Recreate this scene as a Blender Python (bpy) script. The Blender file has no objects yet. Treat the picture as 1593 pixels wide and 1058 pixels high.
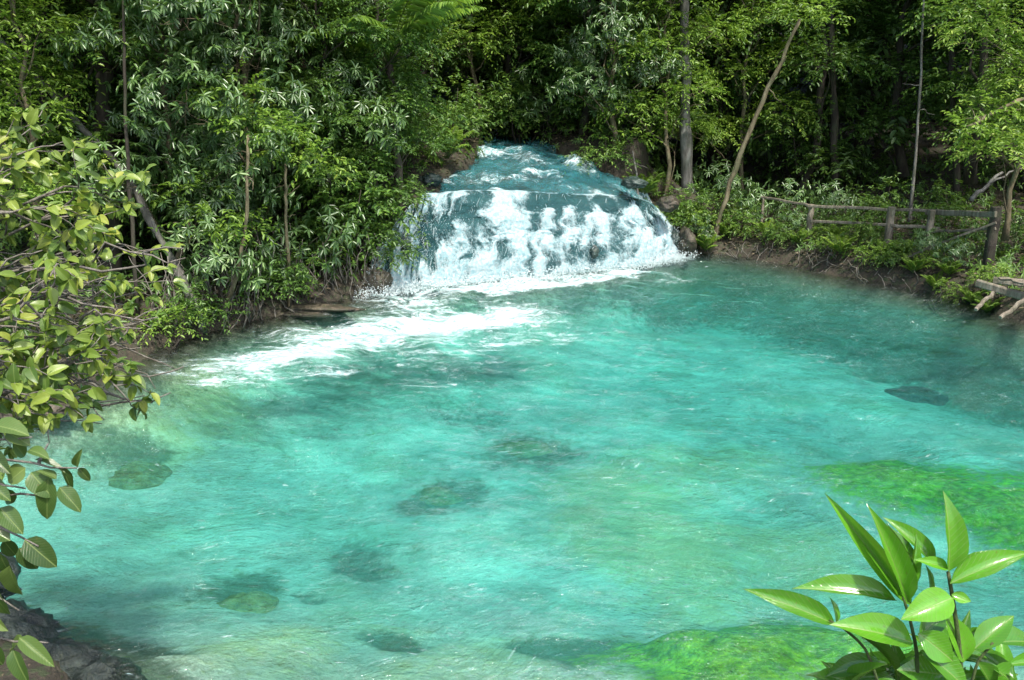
import bpy, math, random
import numpy as np
from math import radians as R, sin, cos, pi
from mathutils import Vector, Matrix

# ------------------------------------------------------------------ camera, world, sun, exposure
CAM_H, PITCH, F = 4.5, R(16.1), 1380.0
scn = bpy.context.scene
COL = scn.collection
cd = bpy.data.cameras.new("camera"); cam = bpy.data.objects.new("camera", cd); COL.objects.link(cam)
cam.location = (0, 0, CAM_H); cam.rotation_euler = (pi/2 - PITCH, 0, 0)
cd.sensor_width = 36; cd.lens = 36*F/1593; cd.clip_start = 0.05; cd.clip_end = 500
scn.camera = cam
SUN_EL, SUN_AZ = R(60), R(156)        # azimuth clockwise from +Y
w = bpy.data.worlds.new("World"); scn.world = w; w.use_nodes = True
nt = w.node_tree; bg = nt.nodes["Background"]
sky = nt.nodes.new("ShaderNodeTexSky"); sky.sky_type = 'NISHITA'; sky.sun_disc = False
sky.sun_elevation = SUN_EL; sky.sun_rotation = SUN_AZ; sky.dust_density = 3.0
nt.links.new(sky.outputs[0], bg.inputs[0]); bg.inputs[1].default_value = 0.15
sl = bpy.data.lights.new("sun", 'SUN'); so = bpy.data.objects.new("sun", sl); COL.objects.link(so)
sl.energy = 3.0; sl.angle = R(3.0); sl.color = (1.0, 0.95, 0.86)
sd_ = Vector((sin(SUN_AZ)*cos(SUN_EL), cos(SUN_AZ)*cos(SUN_EL), sin(SUN_EL)))
so.rotation_euler = sd_.to_track_quat('Z', 'Y').to_euler()
so.location = sd_*60
scn.view_settings.view_transform = 'Standard'; scn.view_settings.look = 'None'
scn.view_settings.exposure = 1.0; scn.view_settings.gamma = 1.0
scn.render.engine = 'CYCLES'
cy = scn.cycles; cy.max_bounces = 7; cy.diffuse_bounces = 4; cy.glossy_bounces = 3; cy.transmission_bounces = 4
cy.transparent_max_bounces = 12; cy.volume_bounces = 0; cy.caustics_reflective = False; cy.caustics_refractive = False
cy.use_denoising = True; cy.sample_clamp_indirect = 4.0

random.seed(7); rng = np.random.default_rng(11)

# ------------------------------------------------------------------ geometry of the site
CP, SP = cos(PITCH), sin(PITCH)
def ray(px, py):
    a = (px-796.5)/F; b = (529-py)/F
    return np.array([a, CP + b*SP, -SP + b*CP])
def G(px, py, z=0.0):                 # where the sight line meets level z
    d = ray(px, py); t = (z-CAM_H)/d[2]; return np.array([0, 0, CAM_H]) + d*t
def P(px, py, Y):                     # point of the sight line at ground distance Y
    d = ray(px, py); t = Y/d[1]; return np.array([0, 0, CAM_H]) + d*t

def hash2(ix, iy, s):
    n = (ix*374761393 + iy*668265263 + s*974634777) & 0xffffffff
    n = ((n ^ (n >> 13))*1274126177) & 0xffffffff
    return ((n ^ (n >> 16)) & 0xffff)/65535.0
def vnoise(x, y, s=0):
    x = np.asarray(x, float); y = np.asarray(y, float)
    ix = np.floor(x).astype(np.int64); iy = np.floor(y).astype(np.int64); fx = x-ix; fy = y-iy
    fx = fx*fx*(3-2*fx); fy = fy*fy*(3-2*fy)
    a = hash2(ix, iy, s); b = hash2(ix+1, iy, s); c = hash2(ix, iy+1, s); d = hash2(ix+1, iy+1, s)
    return (a*(1-fx)+b*fx)*(1-fy) + (c*(1-fx)+d*fx)*fy
def fbm(x, y, s=0, o=4):
    t = 0; amp = .5
    for i in range(o):
        t = t + amp*(vnoise(x*2**i, y*2**i, s+i*17)*2-1); amp *= .5
    return t
def sstep(a, b, x):
    t = np.clip((x-a)/(b-a), 0, 1); return t*t*(3-2*t)

POOL = [G(592,456)[:2], G(520,470)[:2], G(400,497)[:2], G(330,516)[:2], G(250,538)[:2], G(190,566)[:2], G(110,600)[:2], G(30,632)[:2],
        (-8.6,11.2), (-9.0,9.3), (-7.4,7.6), (-5.2,7.0), (-3.6,6.2), (-2.6,5.0), (0.5,4.6), (4,4.7), (7,5.2), (11,7), (14,10), (13.0,14.5),
        G(1593,500)[:2], G(1500,468)[:2], G(1400,446)[:2], G(1300,427)[:2], G(1210,408)[:2], G(1130,396)[:2], G(1058,392)[:2],
        (3.8,23.6), (1.5,22.0), (-1.0,21.0), (-3.0,20.6)]
POOL = np.array([np.array(p, float) for p in POOL])
def sd_poly(x, y, poly=POOL):
    x = np.asarray(x, float); y = np.asarray(y, float)
    best = np.full(x.shape, 1e9); inside = np.zeros(x.shape, bool)
    n = len(poly)
    for i in range(n):
        ax, ay = poly[i]; bx, by = poly[(i+1) % n]
        dx, dy = bx-ax, by-ay
        t = np.clip(((x-ax)*dx+(y-ay)*dy)/(dx*dx+dy*dy), 0, 1)
        best = np.minimum(best, np.hypot(x-ax-t*dx, y-ay-t*dy))
        c = ((ay > y) != (by > y))
        with np.errstate(divide='ignore', invalid='ignore'):
            xi = ax + (y-ay)/(by-ay if by != ay else 1e-9)*dx
        inside ^= c & (x < xi)
    return np.where(inside, -best, best)

def caps(x, y, lst, pw=3):                  # soft blobs between two points, radius in metres
    o = np.zeros(np.shape(x))
    for (a, b, r, k) in lst:
        a = np.asarray(a, float)[:2]; b = np.asarray(b, float)[:2]; d = b-a
        t = np.clip(((x-a[0])*d[0]+(y-a[1])*d[1])/(d@d+1e-9), 0, 1)
        q = np.hypot(x-a[0]-t*d[0], y-a[1]-t*d[1])/r
        o = np.maximum(o, k*np.exp(-(q**pw)))
    return o
B = lambda px, py: G(px, py, -1.0)
ALGAE = [(B(1420,710), B(1600,760), 1.15, 1.3), (B(1330,690), B(1430,700), .55, .9), (B(1070,1040), B(1320,1010), .85, 1.3), (B(1220,950), B(1400,1040), .7, 1.2), (B(1600,740),B(1700,800),1.2,1)]
OLIVE = [(B(372,885),B(385,880),.5,.5), (B(680,712),B(690,705),.6,.5), (B(800,650),B(830,645),.75,.5), (B(180,712),B(230,706),.7,.8), (B(600,975),B(630,980),.4,.5), (B(80,700), B(230,690), .9, .75), (B(230,640), B(330,640), .7, .8), (B(960,710), B(1050,820), 1.3, .95), (B(1000,690), B(1180,670), .9, .6), (B(700,1020), B(900,980), .7, .5), (B(330,1040), B(420,1030), .6, .6), (B(1100,780),B(1250,800),.9,.75), (B(600,950),B(640,1000),.4,.6)]
WEED_SHADE = [(B(360,888),B(392,880),.46,.95), (B(665,715),B(700,706),.52,.95), (B(795,652),B(838,645),.62,.9), (B(175,715),B(225,706),.55,.85), (G(20,960), G(240,1070), .55, 1.6), (B(610,975),B(640,980),.25,1), (B(400,905),B(410,890),.22,.7), (B(660,730),B(720,722),.25,.7), (B(770,668),B(850,665),.25,.7), (B(880,985),B(900,990),.35,1), (B(560,800), B(620,810), .35, .8), (B(1380,540), B(1593,560), 1.0, .9), (B(1420,520), B(1593,600), .8, .7), (B(860,970), B(960,1030), .40, 1.3), (B(1000,1000), B(1030,1058), .45, 1.4), (B(180,590), B(300,590), .8, .9), (B(0,650),B(120,625),.6,.9),  # dark bed blobs: weeds, plus painted shade by the banks and below rocks
        (B(480,880),B(520,880),.2,.6), (B(600,960),B(640,990),.3,1.2), (B(680,600),B(760,605),.6,.6), (B(1060,440),B(1300,440),1.0,1), (B(1300,440),B(1500,490),1.0,1), (B(1180,910),B(1260,960),.4,.7), (B(800,470),B(1050,460),.8,.8), (B(0,1000),B(200,1058),.5,1)]
# stream above the fall: Y -> left x, right x, level
def at(px, py, Y): return P(px, py, Y)
ST_Y = np.array([20.6, 21.4, 22.2, 24.2, 25.2, 26.4, 30, 40.])
ST_L = np.array([-2.4, -2.3, -1.7, -1.1, -.9, -0.7, -0.8, -2.5])
ST_R = np.array([4.4, 4.4, 4.4, 4.1, 2.8, 1.2, 0.6, -0.6])
ST_Z = np.array([1.9, 1.95, 2.08, 2.3, 2.45, 2.62, 2.9, 3.6])
def stream(y):
    return np.interp(y, ST_Y, ST_L), np.interp(y, ST_Y, ST_R), np.interp(y, ST_Y, ST_Z)

CX = [560, 592, 640, 700, 800, 900, 1000, 1045, 1075]
LIPX = [628, 645, 668, 715, 805, 890, 975, 1010, 1028]
LIPY = [345, 315, 300, 297, 296, 300, 306, 316, 335]
BASEY = [460, 455, 451, 445, 434, 425, 414, 405, 397]
lipP = []; baseP = []
for cx, lx, ly, by in zip(CX, LIPX, LIPY, BASEY):
    b = G(cx, by, -.05); baseP.append(b); lipP.append(P(lx, ly, b[1]+1.15))
lipP = np.array(lipP); baseP = np.array(baseP)
LYX = np.concatenate([[-6], lipP[:, 0], [5.6, 9]]); LYY = np.concatenate([[19.6], lipP[:, 1], [25.2, 26.5]])+.12
def terrain(x, y):
    x = np.asarray(x, float); y = np.asarray(y, float)
    s = sd_poly(x, y)
    wob = fbm(x*.8, y*.8, 3)*.25
    s2 = s + wob*.5
    depth = 1.15*sstep(0, 1.6, -s2) + .5*sstep(1.0, 5.0, -s2)
    depth = depth + .15*fbm(x*.45, y*.45, 9)*sstep(.5, 2, -s2)
    nearb = sstep(9.5, 5.5, y)
    depth *= 1 - .46*nearb
    wx_ = x+fbm(x*.9, y*.9, 21)*.7; wy_ = y+fbm(x*.9, y*.9, 22)*.7
    depth = depth - np.minimum(.30*caps(wx_, wy_, ALGAE, 2), depth*.4) - np.minimum(.22*caps(wx_, wy_, OLIVE, 2), depth*.4) + .15*caps(wx_, wy_, WEED_SHADE, 2)
    depth = depth + .5*sstep(11, 15, y)*sstep(.2, 1.2, -s2)*sstep(0, 5, x)*sstep(4, 1, -s2)
    bed = -depth
    out = .42*(1-np.exp(-np.maximum(s2, 0)/.22)) + .10*np.maximum(s2, 0) + .13*np.maximum(s2-3, 0) + .05*np.maximum(s2-9,0)
    # near bank where the photographer stands: steep
    nb = sstep(6.0, 3.0, y)*sstep(-.1, .3, s2)
    out = out + nb*np.clip(s2*1.0, 0, 2.7)
    out = np.where((y < 8) & (s2 > -.1), np.minimum(out, np.maximum(3.55-.80*np.maximum(y, .8) , .12)), out)
    out = np.minimum(out, 40)
    z = np.where(s2 < 0, bed, out + fbm(x*1.7, y*1.7, 5)*.12*sstep(.1, .8, s2))
    # raised ground either side of the fall and the stream bed in it
    L, Rr, Z = stream(y)
    ly_ = np.interp(x, LYX, LYY)
    up = sstep(-.6, 1.0, y - ly_)
    dl = np.where(x < L, L-x, np.where(x > Rr, x-Rr, 0))
    upz = Z + .15 + .20*np.minimum(dl, 2.5) + fbm(x*1.3, y*1.3, 8)*.15
    lat = 1 - sstep(1.2, 5.0, dl)
    z = np.where((s2 > 0) & (y > 18.5), z + np.maximum(upz - z, 0)*up*lat, z)
    z = np.where((x > .5) & (x < 4.5) & (y > ly_-.3) & (y < ly_+1.2), np.minimum(z, 1.25), z)
    core = sstep(.3, -.1, np.where((x > L) & (x < Rr), -np.minimum(x-L, Rr-x), dl))
    zb = Z - .55 - .4*(1-sstep(.2, 1.2, y-ly_)) - .6*(1-sstep(.2, 1.6, y-ly_))*sstep(.5, 2.5, x)
    z = np.where(y > ly_+.1, z*(1-core) + zb*core, z)
    # under the cascade keep the ground below the rock ledge
    inn = (y <= ly_+.15) & (y > 19.2) & (x > lipP[0, 0]-.25) & (x < lipP[-1, 0]+.15)
    z = np.where(inn & (s2 > 0), np.minimum(z, .3), z)
    return z
def tz(x, y): return float(terrain(np.array([x]), np.array([y]))[0])

# ------------------------------------------------------------------ mesh helpers
class MB:
    def __init__(s): s.v = []; s.f = []; s.n = 0
    def add(s, v, f):
        v = np.asarray(v, float); s.v.append(v)
        s.f += [tuple(int(i)+s.n for i in q) for q in f]; s.n += len(v)
    def tube(s, pts, rad, k=6, cap=True):
        pts = np.asarray(pts, float); n = len(pts)
        t = np.gradient(pts, axis=0); t /= np.linalg.norm(t, axis=1)[:, None]+1e-9
        ref = np.array([.31, .17, .93]) if abs(t[0][2]) < .9 else np.array([1., .1, 0])
        a = np.cross(t, ref); a /= np.linalg.norm(a, axis=1)[:, None]+1e-9
        b = np.cross(t, a); ang = np.linspace(0, 2*pi, k, endpoint=False)
        V = pts[:, None] + np.asarray(rad, float).reshape(-1, 1, 1)*(np.cos(ang)[None, :, None]*a[:, None] + np.sin(ang)[None, :, None]*b[:, None])
        V = V.reshape(-1, 3); f = []
        for i in range(n-1):
            for j in range(k):
                f.append((i*k+j, i*k+(j+1) % k, (i+1)*k+(j+1) % k, (i+1)*k+j))
        if cap: f.append(tuple(range(k))[::-1]); f.append(tuple((n-1)*k+j for j in range(k)))
        s.add(V, f)
    def build(s, name, m, parent=None, smooth=True):
        me = bpy.data.meshes.new(name); me.from_pydata(np.concatenate(s.v).tolist(), [], s.f)
        return link(name, me, m, parent, smooth)
def link(name, me, m, parent=None, smooth=True):
    me.materials.append(m)
    if smooth: me.polygons.foreach_set('use_smooth', [True]*len(me.polygons))
    me.update()
    o = bpy.data.objects.new(name, me); COL.objects.link(o)
    if parent: o.parent = parent
    return o
def attr(me, name, vals, domain='POINT'):
    a = me.attributes.new(name, 'FLOAT', domain); a.data.foreach_set('value', np.asarray(vals, np.float32))
def tag(o, label=None, cat=None, group=None, kind=None):
    if label: o['label'] = label
    if cat: o['category'] = cat
    if group: o['group'] = group
    if kind: o['kind'] = kind
    return o
def empty(name, loc=(0,0,0), rz=0):
    o = bpy.data.objects.new(name, None); COL.objects.link(o); o.location = loc; o.rotation_euler.z = rz
    o.empty_display_size = .2; return o
def grid_mesh(name, xs, ys, zf, m, keep=None):
    X, Y = np.meshgrid(xs, ys); Z = zf(X, Y)
    V = np.stack([X, Y, Z], -1).reshape(-1, 3); nx, ny = len(xs), len(ys)
    I = (np.arange(ny-1)[:, None]*nx + np.arange(nx-1)[None]).reshape(-1)
    Fc = np.stack([I, I+1, I+1+nx, I+nx], 1)
    if keep is not None:
        k = keep(X, Y).reshape(-1); Fc = Fc[k[Fc].any(1)]
        used = np.unique(Fc); mp = -np.ones(len(V), int); mp[used] = np.arange(len(used)); V = V[used]; Fc = mp[Fc]
    me = fast_mesh(name, V, Fc)
    return link(name, me, m), V
def fast_mesh(name, V, Fc):
    me = bpy.data.meshes.new(name); k = Fc.shape[1]
    me.vertices.add(len(V)); me.vertices.foreach_set('co', np.ascontiguousarray(V, np.float32).reshape(-1))
    me.loops.add(Fc.size); me.loops.foreach_set('vertex_index', np.ascontiguousarray(Fc, np.int32).reshape(-1))
    me.polygons.add(len(Fc)); me.polygons.foreach_set('loop_start', np.arange(0, Fc.size, k, dtype=np.int32))
    me.polygons.foreach_set('loop_total', np.full(len(Fc), k, np.int32))
    me.update(calc_edges=True); return me
def unit(v): return v/(np.linalg.norm(v, axis=-1, keepdims=True)+1e-9)
def rdir(n): return unit(rng.normal(size=(n, 3)))

# leaf templates: (along, across, lift), faces
T_LOW = (np.array([[0,0,0],[.28,.42,.10],[.68,.36,.06],[1,0,-.12],[.68,-.36,.06],[.28,-.42,.10]]), np.array([[0,3,2,1],[0,5,4,3]]))
def hi_leaf(nu=8, nw=5, tipw=.9, sharp=1.0, fold=.22, droop=.25, wave=.0):
    V = []; Fc = []
    for i in range(nu):
        u = i/(nu-1); wd = (sin(pi*u**tipw))**sharp if 0 < u < 1 else 0.012
        wd = max(wd, .012)
        for j in range(nw):
            c = j/(nw-1)*2-1
            V.append([u, c*wd*.5, abs(c)*wd*fold*.5 - droop*u*u + wave*sin(u*14+c*2)*abs(c)])
    for i in range(nu-1):
        for j in range(nw-1):
            a = i*nw+j; Fc.append([a, a+nw, a+nw+1, a+1])
    return np.array(V), np.array(Fc)
T_HI = hi_leaf(); T_LANCE = hi_leaf(11, 5, .85, .9, .30, .22, .012); T_OVAL = hi_leaf(9, 7, .72, .62, .25, .22, .012)
class Leaves:
    def __init__(s): s.p = []; s.d = []; s.n = []; s.l = []; s.w = []; s.t = []
    def add(s, p, d, n, l, w, t=None):
        p = np.atleast_2d(p); k = len(p); s.p.append(p); s.d.append(np.broadcast_to(d, (k, 3))); s.n.append(np.broadcast_to(n, (k, 3)))
        s.l.append(np.broadcast_to(l, k)); s.w.append(np.broadcast_to(w, k)); s.t.append(rng.random(k) if t is None else np.broadcast_to(t, k))
    def build(s, name, m, parent=None, T=T_LOW):
        p = np.concatenate(s.p); d = unit(np.concatenate(s.d)); n = np.concatenate(s.n)
        l = np.concatenate(s.l)[:, None, None]; wd = np.concatenate(s.w)[:, None, None]; t = np.concatenate(s.t)
        a = unit(np.cross(n, d)); n = np.cross(d, a)
        tv, tf = T
        V = p[:, None] + l*tv[None, :, 0:1]*d[:, None] + wd*tv[None, :, 1:2]*a[:, None] + l*tv[None, :, 2:3]*n[:, None]
        N, k = V.shape[:2]
        Fc = (tf[None] + (np.arange(N)*k)[:, None, None]).reshape(-1, tf.shape[1])
        me = fast_mesh(name, V.reshape(-1, 3), Fc)
        attr(me, 'tint', np.repeat(t, len(tf)), 'FACE')
        attr(me, 'across', np.tile(tv[:, 1], N)); attr(me, 'along', np.tile(tv[:, 0], N))
        return link(name, me, m, parent, smooth=k > 6)

# ------------------------------------------------------------------ materials
def mat(name):
    m = bpy.data.materials.new(name); m.use_nodes = True; t = m.node_tree
    for n in list(t.nodes): t.nodes.remove(n)
    out = t.nodes.new('ShaderNodeOutputMaterial')
    def N(kind, **kw):
        n = t.nodes.new('ShaderNode'+kind)
        for k, v in kw.items():
            if k.startswith('_'): setattr(n, k[1:], v)
            else:
                key = int(k[1:]) if k[0] == 'i' and k[1:].isdigit() else k.replace('__', ' ')
                if isinstance(v, bpy.types.NodeSocket): t.links.new(v, n.inputs[key])
                elif isinstance(v, bpy.types.Node): t.links.new(v.outputs[0], n.inputs[key])
                else: n.inputs[key].default_value = v
        return n
    return m, N, t, out
def ramp(N, fac, stops, interp='LINEAR'):
    r = N('ValToRGB', i0=fac); r.color_ramp.interpolation = interp
    e = r.color_ramp.elements
    while len(e) < len(stops): e.new(.5)
    for i, (p, c) in enumerate(stops): e[i].position = p; e[i].color = (*c, 1) if len(c) == 3 else c
    return r
def mixc(N, f, a, b, mode='MIX'):
    n = N('Mix', _data_type='RGBA', _blend_type=mode)
    t = n.id_data
    for i, v in ((0, f), (6, a), (7, b)):
        if isinstance(v, bpy.types.NodeSocket): t.links.new(v, n.inputs[i])
        else: n.inputs[i].default_value = v if i == 0 else (*v, 1)
    return n.outputs[2]
def M(N, op, a, b=0.0, c=None, clamp=False):
    kw = dict(_operation=op, _use_clamp=clamp, i0=a, i1=b)
    if c is not None: kw['i2'] = c
    return N('Math', **kw).outputs[0]
def noise(N, vec, scale, detail=3, rough=.55, dist=0.0):
    return N('TexNoise', Vector=vec, Scale=scale, Detail=detail, Roughness=rough, Distortion=dist).outputs[0]

def leaf_mat(name, stops, rough=.42, trans=.36, vein=False, objvar=.25, spec=.5):
    m, N, t, out = mat(name)
    ti = N('Attribute', _attribute_name='tint').outputs['Fac']
    ob = N('ObjectInfo').outputs['Random']
    geo = N('NewGeometry')
    nz = noise(N, geo.outputs['Position'], .9, 2)
    f = M(N, 'ADD', M(N, 'MULTIPLY', ti, .62), M(N, 'ADD', M(N, 'MULTIPLY', M(N, 'SUBTRACT', ob, .5), objvar), M(N, 'MULTIPLY', nz, .38)), clamp=True)
    c = ramp(N, f, stops).outputs[0]
    if vein:
        ac = M(N, 'ABSOLUTE', N('Attribute', _attribute_name='across').outputs['Fac']); al = N('Attribute', _attribute_name='along').outputs['Fac']
        mid = M(N, 'SUBTRACT', 1.0, M(N, 'MULTIPLY', ac, 28.0), clamp=True)
        v = N('MapRange', _interpolation_type='SMOOTHSTEP', i0=M(N, 'SINE', M(N, 'MULTIPLY', M(N, 'SUBTRACT', al, M(N, 'MULTIPLY', ac, .55)), 75.0)), i1=.75, i2=1.0, i3=0.0, i4=1.0).outputs[0]
        blotch = noise(N, N('TexCoord').outputs['Object'], 60, 3)
        spots = N('MapRange', i0=noise(N, N('TexCoord').outputs['Object'], 110, 4, .7), i1=.62, i2=.70, i3=0, i4=.7).outputs[0]
        c = mixc(N, M(N, 'MULTIPLY', blotch, .35), c, (.10, .13, .02))
        c = mixc(N, M(N, 'MAXIMUM', M(N, 'MULTIPLY', mid, .6), M(N, 'MULTIPLY', M(N, 'MULTIPLY', v, blotch), .28)), c, (.30, .38, .12))
        c = mixc(N, spots, c, (.16, .12, .04))
        bmp = N('Bump', Strength=.35, Distance=.002, Height=M(N, 'SUBTRACT', M(N,'MULTIPLY', v, .5), mid))
    p = N('BsdfPrincipled', Base__Color=c, Roughness=rough); p.inputs['Specular IOR Level'].default_value = spec
    if vein: t.links.new(bmp.outputs[0], p.inputs['Normal'])
    tr = N('BsdfTranslucent', Color=mixc(N, .5, c, (.25, .42, .03)))
    mx = N('MixShader', i0=trans, i1=p, i2=tr); t.links.new(mx.outputs[0], out.inputs[0]); return m
LM = {
 'deep':  leaf_mat('deep_green_leaf', [(0,(.035,.068,.02)),(.45,(.08,.16,.038)),(.8,(.12,.235,.055)),(1,(.22,.32,.08))], .38, .25),
 'mid':   leaf_mat('mid_green_leaf', [(0,(.028,.065,.014)),(.45,(.075,.16,.03)),(.8,(.15,.27,.045)),(1,(.33,.42,.10))], .42, .3),
 'lime':  leaf_mat('yellow_green_leaf', [(0,(.045,.09,.015)),(.4,(.13,.24,.03)),(.8,(.24,.37,.05)),(1,(.38,.44,.08))], .45, .35),
 'blue':  leaf_mat('cool_green_leaf', [(0,(.028,.062,.020)),(.45,(.085,.165,.05)),(.8,(.17,.28,.09)),(1,(.30,.40,.17))], .33, .2, spec=.7),
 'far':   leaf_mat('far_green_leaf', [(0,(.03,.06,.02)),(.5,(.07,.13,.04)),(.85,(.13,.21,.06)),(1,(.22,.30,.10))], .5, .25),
 'bush':  leaf_mat('waxy_yellow_leaf', [(0,(.03,.08,.018)),(.35,(.10,.19,.032)),(.7,(.27,.36,.055)),(1,(.58,.52,.11))], .36, .3, True),
 'sprig': leaf_mat('waxy_sprig_leaf', [(0,(.012,.04,.014)),(.45,(.06,.13,.03)),(.75,(.20,.27,.07)),(1,(.34,.38,.12))], .32, .25, True),
 'bright':leaf_mat('glossy_bright_leaf', [(0,(.02,.10,.01)),(.4,(.06,.24,.015)),(.75,(.12,.40,.02)),(1,(.20,.55,.03))], .2, .3, True, spec=1.0),
 'litter':leaf_mat('dead_leaf', [(0,(.03,.024,.015)),(.5,(.10,.078,.05)),(.85,(.22,.175,.11)),(1,(.38,.32,.22))], .6, .15),
}
def bark_mat(name, a, b, c, sc=6, moss=.3):
    m, N, t, out = mat(name)
    co = N('TexCoord').outputs['Object']
    mp = N('Mapping', Vector=co, Scale=(1, 1, .25)).outputs[0]
    n1 = noise(N, mp, sc, 5, .65); n2 = noise(N, co, 2.3, 3); n3 = noise(N, mp, sc*5, 4, .7)
    c1 = ramp(N, n1, [(.3, a), (.5, b), (.7, c)]).outputs[0]
    f = N('MapRange', i0=n2, i1=.48, i2=.62, i3=0, i4=moss).outputs[0]
    c1 = mixc(N, f, c1, (.05, .09, .025)); c1 = mixc(N, M(N, 'MULTIPLY', n3, .6), c1, (.02, .016, .012))
    bm = N('Bump', Strength=.8, Distance=.03, Height=M(N, 'ADD', n1, M(N, 'MULTIPLY', n3, .5)))
    p = N('BsdfPrincipled', Base__Color=c1, Roughness=.85, Normal=bm); t.links.new(p.outputs[0], out.inputs[0]); return m
BARK_D = bark_mat('dark_bark', (.015,.012,.008), (.045,.035,.025), (.10,.085,.06))
BARK_G = bark_mat('grey_lichen_bark', (.06,.055,.045), (.18,.17,.15), (.36,.36,.33), 7, .35)
BARK_T = bark_mat('tan_bark', (.07,.055,.03), (.20,.16,.09), (.34,.29,.18), 9, .45)
TWIG = bark_mat('pale_twig', (.12,.105,.085), (.27,.24,.20), (.42,.39,.34), 20, .1)
WOOD = bark_mat('weathered_wood', (.10,.085,.06), (.26,.22,.16), (.44,.39,.31), 12, .3)
STEM_M = bark_mat('green_stem', (.05,.10,.02), (.09,.15,.03), (.16,.13,.07), 30, .2)

def rock_mat(name, cols, wet=.35, scale=1.0, moss=.4):
    m, N, t, out = mat(name)
    co = N('TexCoord').outputs['Object']
    n1 = noise(N, co, 1.8*scale, 6, .62); n2 = noise(N, co, 9*scale, 5, .65); v = N('TexVoronoi', Vector=co, Scale=3.2*scale).outputs[0]
    c = ramp(N, n1, [(.3, cols[0]), (.5, cols[1]), (.68, cols[2])]).outputs[0]
    c = mixc(N, N('MapRange', i0=n2, i1=.5, i2=.65, i3=0, i4=moss).outputs[0], c, (.06, .085, .02))
    c = mixc(N, M(N, 'MULTIPLY', n2, .7), c, (.02, .02, .016))
    bm = N('Bump', Strength=.9, Distance=.06, Height=M(N, 'ADD', M(N, 'ADD', n1, M(N, 'MULTIPLY', n2, .4)), M(N, 'MULTIPLY', v, .3)))
    p = N('BsdfPrincipled', Base__Color=c, Roughness=wet, Normal=bm); t.links.new(p.outputs[0], out.inputs[0]); return m
ROCK_B = rock_mat('brown_bank_rock', [(.02,.018,.012),(.065,.052,.036),(.16,.125,.085)], .6, 2, .8)
ROCK_W = rock_mat('wet_fall_rock', [(.02,.035,.03),(.045,.08,.075),(.10,.14,.12)], .25, 2, .3)
ROCK_D = rock_mat('dark_shore_rock', [(.012,.022,.020),(.035,.052,.046),(.09,.12,.10)], .35, 4, .3)
ROCK_U = rock_mat('algae_covered_rock', [(.22,.22,.06),(.40,.38,.12),(.55,.52,.22)], .8, 2, .3)

def ground_mat():
    m, N, t, out = mat('bank_soil_and_sandy_bed')
    geo = N('NewGeometry'); pos = geo.outputs['Position']
    z = N('SeparateXYZ', i0=pos).outputs[2]
    n1 = noise(N, pos, 1.3, 6, .6); n2 = noise(N, pos, 7, 5, .65); n3 = noise(N, pos, 25, 3)
    soil = ramp(N, n1, [(.3, (.018,.015,.010)), (.52, (.040,.033,.021)), (.75, (.075,.064,.042))]).outputs[0]
    soil = mixc(N, N('MapRange', i0=n2, i1=.52, i2=.6, i3=0, i4=.7).outputs[0], soil, (.03, .05, .015))
    soil = mixc(N, N('MapRange', i0=n3, i1=.62, i2=.7, i3=0, i4=.5).outputs[0], soil, (.20, .15, .09))
    al = N('Attribute', _attribute_name='algae').outputs['Fac']; ol = N('Attribute', _attribute_name='olive').outputs['Fac']
    dk = N('Attribute', _attribute_name='weed_shade').outputs['Fac']
    sand = ramp(N, n1, [(.3, (.50,.54,.40)), (.5, (.72,.74,.56)), (.7, (.86,.86,.66))]).outputs[0]
    sand = mixc(N, M(N, 'MULTIPLY', n2, .3), sand, (.30, .33, .20))
    n4 = noise(N, pos, .75, 4, .6, .4)
    sand = mixc(N, N('MapRange', i0=n4, i1=.48, i2=.66, i3=0, i4=.55).outputs[0], sand, (.36, .42, .22))
    sand = mixc(N, N('MapRange', i0=noise(N, pos, 3.2, 5, .65, .6), i1=.54, i2=.68, i3=0, i4=.5).outputs[0], sand, (.22, .28, .16))
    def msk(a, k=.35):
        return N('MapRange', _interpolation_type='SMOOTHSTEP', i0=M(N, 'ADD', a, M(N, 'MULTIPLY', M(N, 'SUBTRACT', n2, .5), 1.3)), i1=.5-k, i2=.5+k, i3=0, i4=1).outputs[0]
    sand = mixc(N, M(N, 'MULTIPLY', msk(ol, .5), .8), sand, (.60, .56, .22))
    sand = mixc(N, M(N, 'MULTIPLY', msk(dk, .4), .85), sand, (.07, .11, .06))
    alc = ramp(N, n2, [(.33, (.06,.18,.01)), (.5, (.16,.40,.012)), (.68, (.34,.60,.02))]).outputs[0]
    sand = mixc(N, msk(al, .42), sand, alc)
    f = N('MapRange', i0=M(N, 'ADD', z, M(N, 'MULTIPLY', M(N, 'SUBTRACT', n2, .5), .3)), i1=-.35, i2=-.02, i3=0, i4=1).outputs[0]
    c = mixc(N, f, sand, soil)
    bm = N('Bump', Strength=.7, Distance=.08, Height=M(N, 'ADD', n2, M(N, 'MULTIPLY', n3, .4)))
    p = N('BsdfPrincipled', Base__Color=c, Roughness=.8, Normal=bm); t.links.new(p.outputs[0], out.inputs[0]); return m

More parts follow.
